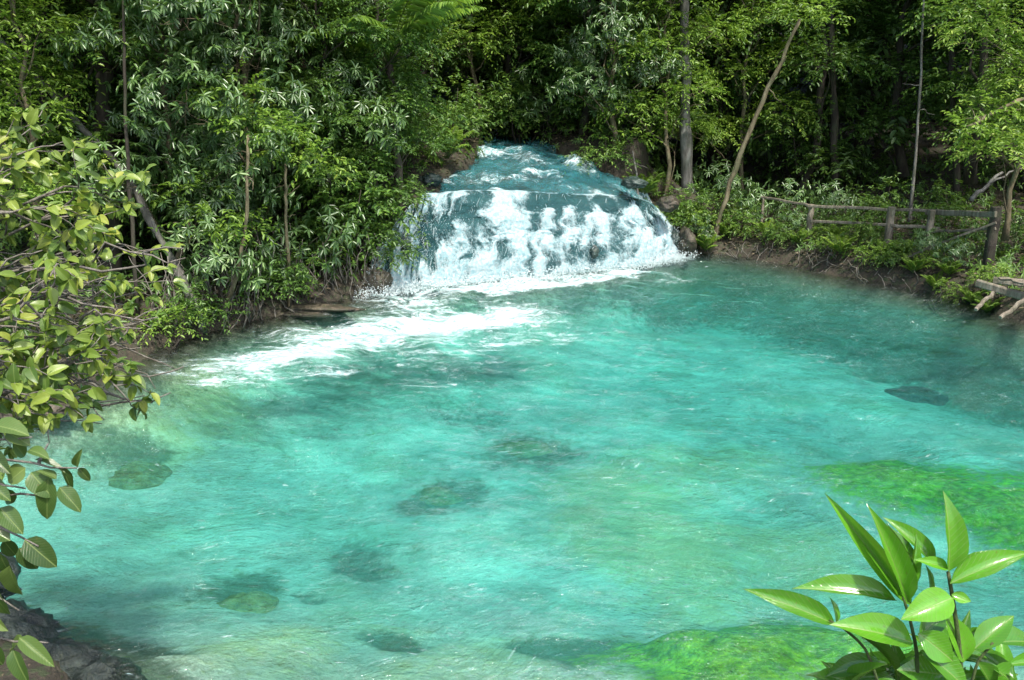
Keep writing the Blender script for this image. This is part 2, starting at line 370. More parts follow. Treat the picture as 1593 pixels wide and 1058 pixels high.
def water_mat(name, absorb=True, stream_=False):
    m, N, t, out = mat(name)
    geo = N('NewGeometry'); pos = geo.outputs['Position']
    foam = N('Attribute', _attribute_name='foam').outputs['Fac']
    warp = N('TexNoise', Vector=pos, Scale=.5, Detail=2).outputs[1]
    wp = N('VectorMath', _operation='ADD', i0=pos, i1=N('VectorMath', _operation='SCALE', i0=warp, Scale=1.6).outputs[0]).outputs[0]
    rot = N('Mapping', Vector=wp, Rotation=(0, 0, R(-24)), Scale=(.45, 1.35, 1)).outputs[0]
    r1 = noise(N, rot, 3.2, 4, .6, .6); r2 = noise(N, rot, 9, 4, .65, .5); r3 = noise(N, rot, 27, 3, .6)
    # froth, and ripple glints painted in as white flecks
    fx = noise(N, rot, 2.4, 6, .68, 1.0); fy = noise(N, rot, 14, 5, .72, .6)
    fr = M(N, 'ADD', M(N, 'MULTIPLY', foam, 1.0), M(N, 'ADD', M(N, 'MULTIPLY', M(N, 'SUBTRACT', fx, .5), 2.3), M(N, 'MULTIPLY', M(N, 'SUBTRACT', fy, .5), 2.0)))
    fm = N('MapRange', _interpolation_type='SMOOTHSTEP', i0=fr, i1=.38, i2=1.45, i3=0, i4=1).outputs[0]
    fk = noise(N, N('Mapping', Vector=rot, Scale=(.8, 1.7, 1)).outputs[0], 15, 3, .6, .4)
    fk = M(N, 'MULTIPLY', N('MapRange', i0=fk, i1=.635, i2=.75, i3=0, i4=.6).outputs[0], N('MapRange', i0=fx, i1=.42, i2=.6, i3=.1, i4=1).outputs[0])
    fm = M(N, 'MAXIMUM', fm, fk)
    hsum = M(N, 'ADD', M(N, 'ADD', M(N, 'MULTIPLY', r1, .8), M(N, 'MULTIPLY', r2, .6)), M(N, 'ADD', M(N, 'MULTIPLY', r3, .42), M(N, 'MULTIPLY', fm, .15)))
    bm = N('Bump', Strength=1.0, Distance=.17, Height=hsum)
    t.links.new(N('MapRange', i0=noise(N, pos, .55, 3, .6, .5), i1=.38, i2=.62, i3=.35, i4=1).outputs[0], bm.inputs['Strength'])
    fres = N('Fresnel', IOR=1.33, Normal=bm)
    gl = N('BsdfGlossy', Color=(1, 1, 1, 1), Roughness=.07, Normal=bm)
    tr = N('BsdfTransparent', Color=(.97, 1, 1, 1))
    milk = N('BsdfDiffuse', Color=(.12, .72, .62, 1) if not stream_ else (.05, .30, .34, 1), Normal=bm)
    ml = N('Attribute', _attribute_name='milk').outputs['Fac']
    ml = M(N, 'MULTIPLY', ml, N('MapRange', i0=M(N, 'ADD', M(N, 'MULTIPLY', r1, .35), M(N, 'ADD', M(N, 'MULTIPLY', r2, .4), M(N, 'MULTIPLY', r3, .25))), i1=.38, i2=.62, i3=.25, i4=1.9).outputs[0], clamp=True)
    body = N('MixShader', i0=ml, i1=tr, i2=milk)
    surf = N('MixShader', i0=fres, i1=body, i2=gl)
    fo = N('BsdfPrincipled', Base__Color=mixc(N, N('MapRange', i0=fy, i1=.4, i2=.6, i3=0, i4=1).outputs[0], (.42, .72, .72), (.78, .86, .87)), Roughness=.5, Normal=N('Bump', Strength=.8, Distance=.05, Height=fy))
    sh = N('MixShader', i0=fm, i1=surf, i2=fo)
    t.links.new(sh.outputs[0], out.inputs[0])
    if absorb:
        va = N('VolumeAbsorption', Color=(.10, .80, .84, 1), Density=.40); t.links.new(va.outputs[0], out.inputs[1])
    return m

# ------------------------------------------------------------------ ground and pool bed
def axis(fine0, fine1, step, lo, hi):
    a = list(np.arange(fine0, fine1, step)); s = step; v = fine1
    while v < hi: a.append(v); s *= 1.12; v += s
    a.append(hi); s = step; v = fine0-step; b = []
    while v > lo: b.append(v); s *= 1.12; v -= s
    b.append(lo); return np.array(b[::-1]+a)
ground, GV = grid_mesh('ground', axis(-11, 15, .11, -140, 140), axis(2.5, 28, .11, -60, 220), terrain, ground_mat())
wx = GV[:, 0]+fbm(GV[:, 0]*.9, GV[:, 1]*.9, 21)*.7; wy = GV[:, 1]+fbm(GV[:, 0]*.9, GV[:, 1]*.9, 22)*.7
attr(ground.data, 'algae', caps(wx, wy, ALGAE)); attr(ground.data, 'olive', caps(wx, wy, OLIVE)); 
_sd = sd_poly(GV[:, 0], GV[:, 1]); _shore_shade = (1.1+.5*(GV[:, 0] > 3))*np.exp(-(np.maximum(-_sd-.1, 0)/(.75+.6*sstep(2, 5, GV[:, 0])))**2)*sstep(7.5, 10.5, GV[:, 1])  # bank shade and reflection painted into the bed colour along the shore
attr(ground.data, 'weed_shade', np.maximum(caps(wx, wy, WEED_SHADE), _shore_shade))
tag(ground, kind='structure')

# ------------------------------------------------------------------ pool water
FOAM = [(G(600,462), G(760,452), .42, 1.05), (G(760,446), G(1010,424), .62, 1.05), (G(640,470), G(690,480), .5, .7),
        (G(560,520), G(775,492), 1.25, 1.15), (G(620,466), G(690,525), .8, .8), (G(650,462), G(770,500), .8, .9), (G(420,560), G(640,520), 1.1, 1.0), (G(330,590), G(480,570), .6, .72), (G(250,560), G(330,590), .4, .45), (G(640,560), G(860,520), .8, .55),
        (G(1010,425), G(1060,440), .4, .5), (G(700,600),G(800,560),.9,.35), (G(980,600),G(1300,560),1.3,.16), (G(1250,650),G(1400,660),.5,.22), (G(1150,720),G(1300,800),.6,.22), (G(900,510),G(1000,540),.6,.35)]
MILK = [(G(100,900), G(500,780), 1.8, .7), (G(300,850), G(900,800), 3.0, .5), (G(800,650), G(1300,560), 2.6, .5), (G(1000,480), G(1350,500), 1.8, .5)]
def wave(X, Y):
    s = -sd_poly(X, Y)
    c, sn = cos(R(-24)), sin(R(-24))
    u = (X*c+Y*sn); v = (-X*sn+Y*c)
    e = .02 + .06*np.exp(-((Y-19.5)/3.0)**2) + .05*caps(X, Y, FOAM)
    h = fbm(u*.9, v*2.2, 31, 3)*e*1.2 + fbm(u*2.6, v*6.0, 33, 3)*e*.55
    return h
pool, WV = grid_mesh('pool_water', np.arange(-10, 15.2, .055), np.arange(3.6, 24.8, .055), wave, water_mat('turquoise_water'),
                     keep=lambda X, Y: sd_poly(X, Y) < .45)
attr(pool.data, 'foam', caps(WV[:, 0]+fbm(WV[:,0]*1.1,WV[:,1]*1.6,41)*.7, WV[:, 1]+fbm(WV[:,0]*1.1,WV[:,1]*1.6,42)*.7, FOAM, 2)*1.05); attr(pool.data, 'milk', (.035+caps(WV[:, 0], WV[:, 1], MILK)*.08)*sstep(.2, 2.2, -sd_poly(WV[:, 0], WV[:, 1])))
tag(pool, kind='structure')

# ------------------------------------------------------------------ waterfall
def fall(u, v, off=0.0):
    """u across 0..1, v down 0..1; off pulls the surface into the rock"""
    k = np.linspace(0, 1, len(CX))
    L = np.stack([np.interp(u, k, lipP[:, i]) for i in range(3)], -1); Bp = np.stack([np.interp(u, k, baseP[:, i]) for i in range(3)], -1)
    vc = np.clip(v, 0, 1)
    wv = np.clip(vc + .34*fbm(u*6, v*0+.5, 50, 4)*np.sin(vc*pi) + .05*np.sin(vc*pi), 0, 1)
    k3 = 3.0; fl = np.floor(np.minimum(wv*k3, 2.9999)); frc = wv*k3 - fl
    sy = (fl + sstep(0, .6, frc))/k3; sz = (fl + sstep(.25, 1.0, frc))/k3
    hy = .62*vc**.62 + .38*sy; hz = .64*vc**1.6 + .36*sz
    x = L[..., 0]*(1-vc**.8)+Bp[..., 0]*vc**.8; y = L[..., 1]*(1-hy)+Bp[..., 1]*hy; z = L[..., 2]*(1-hz)+Bp[..., 2]*hz
    led = .20*fbm(u*9, v*3.2, 51, 4)
    z = z + led*.7*np.sin(vc*pi) - off*.5 + .10*fbm(u*7, v*0, 57, 3)*(1-vc); y = y + off + led*.9*np.sin(vc*pi)
    return np.stack([x, y, z], -1)
def param_mesh(name, U, V, pts, m, parent=None, keep=None):
    ny, nx = U.shape
    I = (np.arange(ny-1)[:, None]*nx + np.arange(nx-1)[None]).reshape(-1)
    me = fast_mesh(name, pts.reshape(-1, 3), np.stack([I, I+nx, I+nx+1, I+1], 1))
    return link(name, me, m, parent)
def fall_mat():
    m, N, t, out = mat('falling_water')
    u = N('Attribute', _attribute_name='fu').outputs['Fac']; v = N('Attribute', _attribute_name='fv').outputs['Fac']
    th = N('Attribute', _attribute_name='thin').outputs['Fac']
    pos = N('NewGeometry').outputs['Position']
    uv = N('CombineXYZ', i0=M(N, 'MULTIPLY', u, 7.5), i1=M(N, 'MULTIPLY', v, 1.5), i2=0.0).outputs[0]
    a = noise(N, uv, 5.0, 6, .7, .5); b = noise(N, uv, 1.4, 3, .6, .4); c = noise(N, pos, 11, 6, .75, .7); d = noise(N, pos, 45, 3, .7)
    s = M(N, 'ADD', M(N, 'ADD', M(N, 'MULTIPLY', a, 1.1), M(N, 'MULTIPLY', b, .8)), M(N, 'ADD', M(N, 'MULTIPLY', c, 1.4), M(N, 'MULTIPLY', d, .6)))
    s = M(N, 'ADD', th, M(N, 'ADD', M(N, 'MULTIPLY', M(N, 'SUBTRACT', c, .5), 1.1), M(N, 'ADD', M(N, 'MULTIPLY', M(N, 'SUBTRACT', d, .5), .8), M(N, 'MULTIPLY', M(N, 'SUBTRACT', a, .5), .5))))
    f = N('MapRange', _interpolation_type='SMOOTHSTEP', i0=s, i1=.26, i2=.95, i3=0, i4=1).outputs[0]
    bm = N('Bump', Strength=.7, Distance=.05, Height=M(N, 'ADD', c, d))
    white = N('BsdfPrincipled', Base__Color=mixc(N, N('MapRange', i0=noise(N, pos, 16, 5, .7), i1=.42, i2=.62, i3=0, i4=1).outputs[0], (.40, .68, .74), (.86, .93, .95)), Roughness=.5, Normal=bm)
    tr = N('BsdfTranslucent', Color=(.75, .92, .95, 1))
    wh = N('MixShader', i0=.3, i1=white, i2=tr)
    thin = N('MixShader', i0=.35, i1=N('BsdfTransparent', Color=(.55, .86, .88, 1)), i2=N('BsdfDiffuse', Color=(.055, .19, .21, 1), Normal=bm))
    thin = N('MixShader', i0=N('Fresnel', IOR=1.33, Normal=bm), i1=thin, i2=N('BsdfGlossy', Roughness=.15, Normal=bm))
    t.links.new(N('MixShader', i0=f, i1=thin, i2=wh).outputs[0], out.inputs[0]); return m
FALLM = fall_mat()
wf = empty('waterfall', tuple(baseP.mean(0)))
wf_off = np.array(wf.location)
def blob(u, v, lst):
    o = np.zeros_like(u)
    for cu, cv, ru, rv, k in lst: o = np.maximum(o, k*np.exp(-((u-cu)/ru)**2-((v-cv)/rv)**2))
    return o
U, Vv = np.meshgrid(np.linspace(0, 1, 620), np.linspace(0, 1, 260))
wu = U + .020*fbm(U*16, Vv*7, 62, 4) + .03*fbm(U*5, Vv*3, 63, 2); wv_ = Vv + .05*fbm(U*14, Vv*6, 64, 3)
str_ = fbm(wu*52, wv_*3.4, 65, 4); lump = fbm(wu*30, wv_*7, 66, 5); big = fbm(wu*9, wv_*3.0, 67, 3)
fz = np.sin(np.clip(Vv, 0, 1)*pi*.9+.15)
thin = blob(U+.03*big, Vv+.06*lump, [(.33,.40,.085,.26,.85), (.44,.33,.05,.2,.6), (.56,.20,.10,.12,.95), (.68,.17,.09,.12,1.0), (.15,.62,.028,.22,1.0), (.66,.78,.035,.12,.7), (.95,.68,.03,.22,1.0), (.85,.45,.03,.22,.7), (.78,.12,.08,.1,.9), (.74,.5,.02,.14,.4), (.27,.72,.03,.14,.4)])
edge = np.exp(-(U/.035)**2)+np.exp(-((1-U)/.035)**2)
white_ = .80 + 1.0*str_ + .7*lump + .5*big - thin*.85 + .45*sstep(.72, 1.0, Vv) - .5*edge
white_ = white_ + .35*np.exp(-(Vv/.05)**2)
nv = np.stack([np.zeros_like(U), -np.ones_like(U)*.9, np.full_like(U, .45)], -1)
disp = (lump*.09 + str_*.06)*fz + .08*np.clip(white_, 0, 1)*fz
pts = fall(U, Vv) - wf_off + nv*disp[..., None] + (fbm(wu*30, wv_*14, 68, 3)*.07*fz)[..., None]*np.array([1, 0, 0])
veil = param_mesh('water_curtain', U, Vv, pts, FALLM, wf)
attr(veil.data, 'fu', U.reshape(-1)); attr(veil.data, 'fv', Vv.reshape(-1)); attr(veil.data, 'thin', white_.reshape(-1))
tag(wf, 'white cascade pouring over a curved rock ledge into the pool', 'waterfall')
# strands and flecks of broken water
def froth_mat():
    m, N, t, out = mat('white_froth')
    p = N('BsdfPrincipled', Base__Color=(.88, .95, .96, 1), Roughness=.45)
    t.links.new(N('MixShader', i0=.35, i1=p, i2=N('BsdfTranslucent', Color=(.85, .95, .97, 1))).outputs[0], out.inputs[0]); return m
FROTH = froth_mat()
n = 2400
u = rng.random(n); v = rng.random(n)**.7*.97
th_ = blob(u, v, [(.37,.42,.09,.28,1), (.56,.20,.12,.13,1), (.70,.16,.1,.12,1), (.20,.55,.03,.25,1), (.72,.75,.03,.15,1), (.79,.1,.08,.1,1), (.5,.0,.6,.06,1)])
k = rng.random(n) > th_*.97; u = u[k]; v = v[k]; n = len(u)
a = fall(u, v); b = fall(u+rng.normal(size=n)*.004, np.minimum(v+.02+rng.random(n)**2*.09, 1.0))
push = (rng.random(n)*.16)[:, None]*np.array([0, -1, .35])
T_STR = (np.array([[0,0,0],[.2,.5,0],[.7,.35,.02],[1,0,0],[.7,-.4,.02],[.25,-.5,0]]), np.array([[0,3,2,1],[0,5,4,3]]))
st = Leaves(); L_ = np.linalg.norm(b-a, axis=1)
st.add(a+push-wf_off, b-a+rdir(n)*.09, np.array([0, -1, .3])+rdir(n)*.8, L_, .002+rng.random(n)**2*.007)
tag(st.build('broken_strands', FROTH, wf, T_STR), kind='stuff')
n = 6000
u = rng.random(n); v = 1-(rng.random(n)**2)*.75
p0 = fall(u, v) + np.array([0, -1, 0])*(rng.random(n)**2*.9)[:, None] + np.array([0, 0, 1])*(rng.random(n)**3*.45*v)[:, None] + rng.normal(size=(n, 3))*.03
s2 = .003+rng.random(n)**3*.008
T_OCT = (np.array([[.5,0,0],[0,.5,0],[-.5,0,0],[0,-.5,0],[0,0,.5],[0,0,-.5]]), np.array([[0,1,4],[1,2,4],[2,3,4],[3,0,4],[1,0,5],[2,1,5],[3,2,5],[0,3,5]]))
dr = Leaves(); dr.add(p0-wf_off, rdir(n), rdir(n), s2*2, s2*2); sp = dr.build('spray_drops', FROTH, wf, T_OCT); tag(sp, kind='stuff')
n = 11000
u = rng.random(n); g_ = fall(u, np.full(n, 1.0)); g_ = g_ + np.stack([rng.normal(size=n)*.08, -rng.random(n)**1.5*.75+.12, .03+rng.random(n)**2*.22], -1)
s2 = .006+rng.random(n)**2*.016
dr = Leaves(); dr.add(g_-wf_off, rdir(n), rdir(n), s2*2, s2*1.6); sp = dr.build('foot_froth', FROTH, wf, T_OCT); tag(sp, kind='stuff')
# rock ledge the water runs over
U, Vv = np.meshgrid(np.linspace(0, 1, 220), np.linspace(0, 1, 100))
pts = fall(U, Vv, .14); pts = pts + (fbm(U*14, Vv*6, 71, 4)*.16)[..., None]*np.array([0, -.6, .6])
pts[-1, :, 2] = -.9
ledge = param_mesh('rock_ledge', U, Vv, pts, ROCK_W); tag(ledge, 'dark wet rock ledge showing through the falling water', 'rock ledge')
# stream above
ts = np.linspace(0, 1, 420)**1.6; us = np.linspace(0, 1, 200)
Us, Ts = np.meshgrid(us, ts); k9 = np.linspace(0, 1, len(CX))
l0 = fall(Us, np.zeros_like(Us))
Y2 = l0[..., 1]*(1-Ts) + 38*Ts; dy = Y2-l0[..., 1]
L2, R2, Z2 = stream(Y2); X2 = (L2-.25)+(R2-L2+.5)*Us
e = 1-sstep(0, 1.9, dy); X2 = X2*(1-e)+l0[..., 0]*e; Z2 = Z2*(1-e)+l0[..., 2]*e
ph_ = Y2*3.0+X2*.5+fbm(X2*.7, Y2*.7, 83)*5
rough_ = fbm(X2*2.0+Y2*.3, Y2*2.6, 81, 5)
Z2 = Z2 + (.07*np.sin(ph_) + rough_*.22)*sstep(0, .3, dy)*sstep(30, 26, Y2) + .0
stw = param_mesh('stream_water', Us, Ts, np.stack([X2, Y2, Z2], -1), water_mat('stream_water', absorb=False, stream_=True))
foam_s = .30 - .55*np.exp(-((dy-.75)/.4)**2) + .30*np.sin(ph_+.9) + .55*rough_ + .35*np.exp(-(dy/.5)**2)*sstep(.95, .5, Us) + .25*fbm(X2*.8, Y2*.8, 85)
attr(stw.data, 'foam', (foam_s*sstep(29.5, 26, Y2)).reshape(-1)); attr(stw.data, 'milk', np.full(Us.size, .3))
stw['kind'] = 'structure'
if stw.data.polygons[0].normal.z < 0: stw.data.flip_normals()

# ------------------------------------------------------------------ rocks
def rock(name, c, r, m, label, cat='rock', group=None, seed=0, flat=.6, rough=.42, rz=0):
    nu, nv = 36, 22
    th, ph = np.meshgrid(np.linspace(0, 2*pi, nu, endpoint=False), np.linspace(.02, pi-.02, nv))
    d = np.stack([np.cos(th)*np.sin(ph), np.sin(th)*np.sin(ph), np.cos(ph)], -1)
    q = 1 + rough*(fbm(d[..., 0]*1.6+seed*3.1+d[..., 2], d[..., 1]*1.6+d[..., 2]*1.3+seed, seed, 4))
    q -= rough*.9*np.abs(fbm(d[..., 0]*4+seed, d[..., 1]*4+d[..., 2]*3, seed+3, 3))
    V = d*q[..., None]*np.array([r[0], r[1], r[2]])
    cz, sz = cos(rz), sin(rz); V = np.stack([V[..., 0]*cz-V[..., 1]*sz, V[..., 0]*sz+V[..., 1]*cz, V[..., 2]], -1).reshape(-1, 3)
    f = []
    for i in range(nv-1):
        for j in range(nu): f.append((i*nu+j, (i+1)*nu+j, (i+1)*nu+(j+1) % nu, i*nu+(j+1) % nu))
    f.append(tuple(range(nu))); f.append(tuple((nv-1)*nu+j for j in range(nu))[::-1])
    b = MB(); b.add(V, f); o = b.build(name, m); o.location = tuple(float(t) for t in c)
    return tag(o, label, cat, group)
def urock(px, py, r, label, seed, m=ROCK_U, z=-.85, rz=0):
    c = G(px, py, z); return rock('submerged_rock', (c[0], c[1], min(z, tz(c[0], c[1])-.15)), (r[0]*1.0, r[1]*1.0, r[2]*.85), m, label, 'rock', 'rocks under the clear water', seed, rz=rz, rough=.22)
urock(372, 882, (.44,.36,.34), 'rounded olive rock under the pale shallows at lower left of the pool', 1, rz=.5)
urock(680, 708, (.50,.40,.30), 'olive brown rock under water near the middle of the pool', 2, z=-1.0)
urock(815, 645, (.62,.45,.30), 'broad green rock under water closest to the foam streak', 3, z=-1.05)
urock(205, 706, (.60,.40,.34), 'long tawny rock under shallow water off the left bank', 5, z=-.75, rz=.5)
urock(1430, 560, (.9,.5,.34), 'wide dark slab under water off the right bank', 8, ROCK_D, z=-.85)
for (px, py, z, r, lab, s, m) in [
    (15, 1000, -.10, (.50,.42,.34), 'dark wet boulder at the bottom left corner under the leafy sprig', 11, ROCK_D),
    (90, 1045, -.14, (.42,.34,.28), 'dark wet boulder second along the lower left shore', 12, ROCK_D),
    (165, 1070, -.18, (.34,.26,.22), 'small dark rock at the end of the lower left shore rocks', 13, ROCK_D),
    (-60, 915, -.06, (.5,.5,.3), 'dark boulder cut by the left edge of the photo', 14, ROCK_D),
    (470, 482, .0, (1.15,.42,.13), 'flat brown rock shelf at the waterline left of the waterfall', 15, ROCK_B),
    (583, 435, .25, (.38,.40,.36), 'rounded brown boulder at the left foot of the waterfall', 16, ROCK_B),
    (640, 322, 1.72, (.42,.40,.30), 'brown rock at the top left lip of the waterfall', 17, ROCK_B),
    (1068, 376, .4, (.24,.4,.42), 'brown crumbling rock at the right side of the waterfall', 18, ROCK_B),
    (1040, 318, 1.45, (.3,.35,.2), 'small brown rock at the top right lip of the waterfall', 19, ROCK_B),
    (40, 640, .0, (.7,.3,.12), 'flat dark stone at the water edge under the yellow green bush', 20, ROCK_B),
    (668, 280, 2.2, (.35,.4,.18), 'dark stone on the left edge of the upper stream', 21, ROCK_W),
    (985, 284, 2.0, (.4,.5,.16), 'dark stone on the right edge of the upper stream', 22, ROCK_W)]:
    c = G(px, py, z); rock('shore_rock', (c[0], c[1], z), r, m, lab, 'rock', 'rocks along the shore', s)

# ------------------------------------------------------------------ plants: builders
def twigs(lv, O, D, ln, kind, lw=(.10,.045), nl=9, droop=.35):
    """put leaves on twigs starting at O, heading D, length ln"""
    n = len(O); D = unit(D)
    if kind == 'spray':
        for j in range(nl):
            t = (j+.7)/nl
            p = O + D*(ln*t)[:, None] + np.array([0, 0, -1])*(droop*ln*t*t)[:, None]
            side = unit(np.cross(D, np.array([0, 0, 1.])) + 1e-3)*(1 if j % 2 else -1)
            d = D*.55 + side*.8 + np.array([0, 0, -.35]) + rng.normal(size=(n, 3))*.28
            nn = np.array([0, 0, 1.]) + rng.normal(size=(n, 3))*.35 - D*0
            s = .7+rng.random(n)*.6
            lv.add(p, d, nn, lw[0]*s, lw[1]*s)
    else:   # whorl of drooping leaves at the twig end
        e = O + D*ln[:, None]; a = unit(np.cross(D, np.array([.2, .1, 1.]))); b = np.cross(D, a)
        ph = rng.random(n)*6.28; ti = rng.random(n)
        for j in range(nl):
            th = ph + j*2*pi/nl; s = .75+rng.random(n)*.5
            r = a*np.cos(th)[:, None] + b*np.sin(th)[:, None]
            d = r + D*.35 + np.array([0, 0, -.45]) + rng.normal(size=(n, 3))*.12
            nn = np.array([0, 0, 1.]) + D*.6 + rng.normal(size=(n, 3))*.15
            lv.add(e, d, nn, lw[0]*s, lw[1]*s, np.clip(ti*.7+rng.random(n)*.3, 0, 1))
def blob_twigs(lv, blobs, per, kind, tw=.5, **k):
    for (c, r) in blobs:
        c = np.array(c, float); r = np.array(r if np.ndim(r) else (r, r, r*.8), float)
        m = int(per*r[0]*r[1]/1.0)+6
        d = rdir(m); d[:, 2] = np.where(d[:, 2] < -.3, -d[:, 2]*.5, d[:, 2])
        rad = (.45+.55*rng.random(m)**.5)*(1+.25*rng.normal(size=m))
        O = c + d*r*rad[:, None]*.85
        D = d + rng.normal(size=(m, 3))*.35 + np.array([0, 0, -.05])
        twigs(lv, O, D, tw*(.6+.8*rng.random(m)), kind, **k)
def wobble(a, b, n=8, amp=.1, sag=0.):
    a = np.array(a, float); b = np.array(b, float); t = np.linspace(0, 1, n)[:, None]
    L = np.linalg.norm(b-a); p = a*(1-t)+b*t
    q = rng.normal(size=(n, 3))*amp*L/n; q = np.cumsum(q, 0); q -= q[-1]*t
    p = p + q; p[:, 2] += sag*4*(t*(1-t))[:, 0]*L; p[0] = a; p[-1] = b; return p

def make_tree(name, h, tr, blobs, leafm, bark, kind='spray', per=70, lean=(0, 0), tw=.5, **k):
    o = empty(name)
    b = MB(); top = np.array([lean[0], lean[1], h]); path = wobble((0, 0, -.3), top, 14, .22)
    b.tube(path, np.interp(np.linspace(0, 1, 14), [0, .06, 1], [tr*1.5, tr, tr*.25]), 9)
    for (c, r) in blobs:
        c = np.array(c, float); zz = min(max(c[2]-.9-np.hypot(c[0], c[1])*.4, .3), h*.96)
        i = int(np.clip((zz+.3)/(h+.3)*13, 0, 13)); st_ = path[i]
        q = wobble(st_, c, 6, .3, .05); b.tube(q, np.linspace(tr*.38, tr*.10, 6), 5)
        rr = r if np.ndim(r) else (r, r, r*.8)
        for _ in range(7):
            e = c + rdir(1)[0]*np.array(rr)*.85; b.tube(wobble(c*.6+st_*.4 if _ < 2 else c, e, 5, .35), np.linspace(tr*.10, .006, 5), 4)
    b.build('trunk', bark, o)
    lv = Leaves(); blob_twigs(lv, blobs, per, kind, tw, **k); lv.build('crown', leafm, o)
    return o
def rblobs(n, h0, h1, spread, r0, r1):
    out = []
    for i in range(n):
        z = h0+(h1-h0)*(i+.5)/n; a = i*2.4+random.random(); rad = spread*(.35+.65*random.random())
        r = r0+(r1-r0)*random.random(); out.append(((rad*cos(a), rad*sin(a), z), (r, r, r*.62)))
    return out
def make_shrub(name, blobs, leafm, kind, per, tw, stems=6, **k):
    o = empty(name); b = MB()
    for (c, r) in blobs:
        for _ in range(max(1, stems//len(blobs))):
            q = np.array(c)+rdir(1)[0]*np.array([r[0], r[1], r[2]])*.5
            b.tube(wobble((random.uniform(-.15,.15), random.uniform(-.15,.15), -.2), q, 8, .35), np.linspace(.022, .006, 8), 5)
    b.build('stem', BARK_D, o)
    lv = Leaves(); blob_twigs(lv, blobs, per, kind, tw, **k); lv.build('foliage', leafm, o); return o
def frond(lv, b, p0, d, L, up=.5, nleaf=26, ll=.32, lw=.03, rad=.012, k=5):
    d = unit(np.array(d, float)); t = np.linspace(0, 1, 10)[:, None]
    P_ = p0 + d*L*t + np.array([0, 0, 1])*(up*L*(t - 1.25*t*t)); b.tube(P_, np.linspace(rad, .003, 10), k)
    tt = np.linspace(.14, .99, nleaf); pos = np.stack([np.interp(tt, t[:, 0], P_[:, i]) for i in range(3)], -1)
    tan = unit(np.gradient(pos, axis=0)); side = unit(np.cross(tan, np.array([0, 0, 1.])))
    for s in (-1, 1):
        dd = side*s + tan*.55 + np.array([0, 0, -.45]) + rng.normal(size=(nleaf, 3))*.08
        le = ll*np.sin(np.clip(tt, 0, 1)*pi*.86+.25)
        lv.add(pos, dd, np.array([0, 0, 1.])+tan*.0+rng.normal(size=(nleaf, 3))*.12, le, np.full(nleaf, lw))
def make_palm(name, h, n, L, leafm, trunk=True, ll=.32, lw=.03, up=.5, el=(.1, .9)):
    o = empty(name); b = MB(); lv = Leaves(); base = np.array([0, 0, h])
    if trunk: t = MB(); t.tube(wobble((0, 0, -.3), base, 10, .1), np.linspace(.10, .07, 10), 8); t.build('trunk', BARK_D, o)
    for i in range(n):
        a = i*2.399+random.random()*.3; e = el[0]+(el[1]-el[0])*random.random()
        frond(lv, b, base, (cos(a), sin(a), e), L*(.75+.4*random.random()), up, ll=ll, lw=lw)
    b.build('frond_stalks', STEM_M, o); lv.build('fronds', leafm, o); return o
def copy_tree(o, parent=None):
    c = o.copy(); COL.objects.link(c); c.parent = parent
    for ch in [x for x in bpy.data.objects if x.parent == o]: copy_tree(ch, c)
    return c

PRO = {  # prototypes, built when first placed
 'broad': lambda: make_tree('broadleaf_tree', 11, .15, rblobs(16, .9, 11.5, 1.8, 1.0, 1.6), LM['mid'], BARK_D, per=85, lw=(.145,.066)),
 'deep':  lambda: make_tree('dark_leaved_tree', 12, .17, rblobs(16, 1.2, 12.5, 1.9, 1.1, 1.7), LM['deep'], BARK_D, per=80, lw=(.155,.062)),
 'whorl': lambda: make_tree('whorled_leaf_tree', 9, .10, rblobs(14, 1.2, 9.5, 1.6, .9, 1.4), LM['blue'], BARK_T, kind='whorl', per=80, lw=(.21,.062), nl=8, tw=.45),
 'lime':  lambda: make_tree('yellow_green_tree', 8.5, .08, rblobs(11, 2.0, 8.8, 1.4, .9, 1.3), LM['lime'], BARK_T, per=80, lw=(.13,.055), droop=.5),
 'thin':  lambda: make_tree('slender_sapling', 6.5, .045, rblobs(7, 2.4, 6.8, .8, .5, .8), LM['mid'], BARK_G, per=60, lw=(.13,.05), kind='whorl', nl=6, tw=.4),
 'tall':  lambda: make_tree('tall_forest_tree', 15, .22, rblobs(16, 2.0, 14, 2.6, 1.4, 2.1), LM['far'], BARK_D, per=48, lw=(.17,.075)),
 'bushA': lambda: make_shrub('leafy_shrub', [((0,0,.75),(.75,.75,.6)), ((.6,.2,.5),(.55,.55,.45)), ((-.55,-.2,.6),(.55,.55,.5)), ((.1,-.5,1.25),(.5,.5,.4))], LM['mid'], 'spray', 85, .4, lw=(.11,.05)),
 'bushB': lambda: make_shrub('whorled_shrub', [((0,0,.7),(.7,.7,.55)), ((.5,-.3,1.2),(.5,.5,.4)), ((-.5,.1,.9),(.5,.5,.45))], LM['blue'], 'whorl', 75, .4, lw=(.19,.055), nl=7),
 'bushC': lambda: make_shrub('lime_shrub', [((0,0,.6),(.6,.6,.5)), ((.45,-.1,.45),(.4,.4,.35)), ((-.3,-.3,.9),(.4,.4,.35))], LM['lime'], 'spray', 90, .35, lw=(.10,.045)),
 'palm':  lambda: make_palm('feather_palm', 3.4, 15, 2.3, LM['lime'], ll=.42, lw=.040),
 'fern':  lambda: make_palm('fern_clump', .15, 13, .85, LM['lime'], trunk=False, ll=.15, lw=.026, up=.5, el=(.5, 1.6)),
}
DONE = {}
def place(kind, px, Y, s=1.0, rz=0.0, label=None, group=None, dz=0.0, cat=None, lean=0.0, pz=None):
    x = (px-796.5)/F*(Y*CP+1.0)
    if kind not in DONE: o = PRO[kind](); DONE[kind] = o
    else: o = copy_tree(DONE[kind])
    z = tz(x, Y)+dz
    o.location = (x, Y, z); o.rotation_euler = (0, lean, rz); o.scale = (s, s, s)
    tag(o, label, cat, group); return o

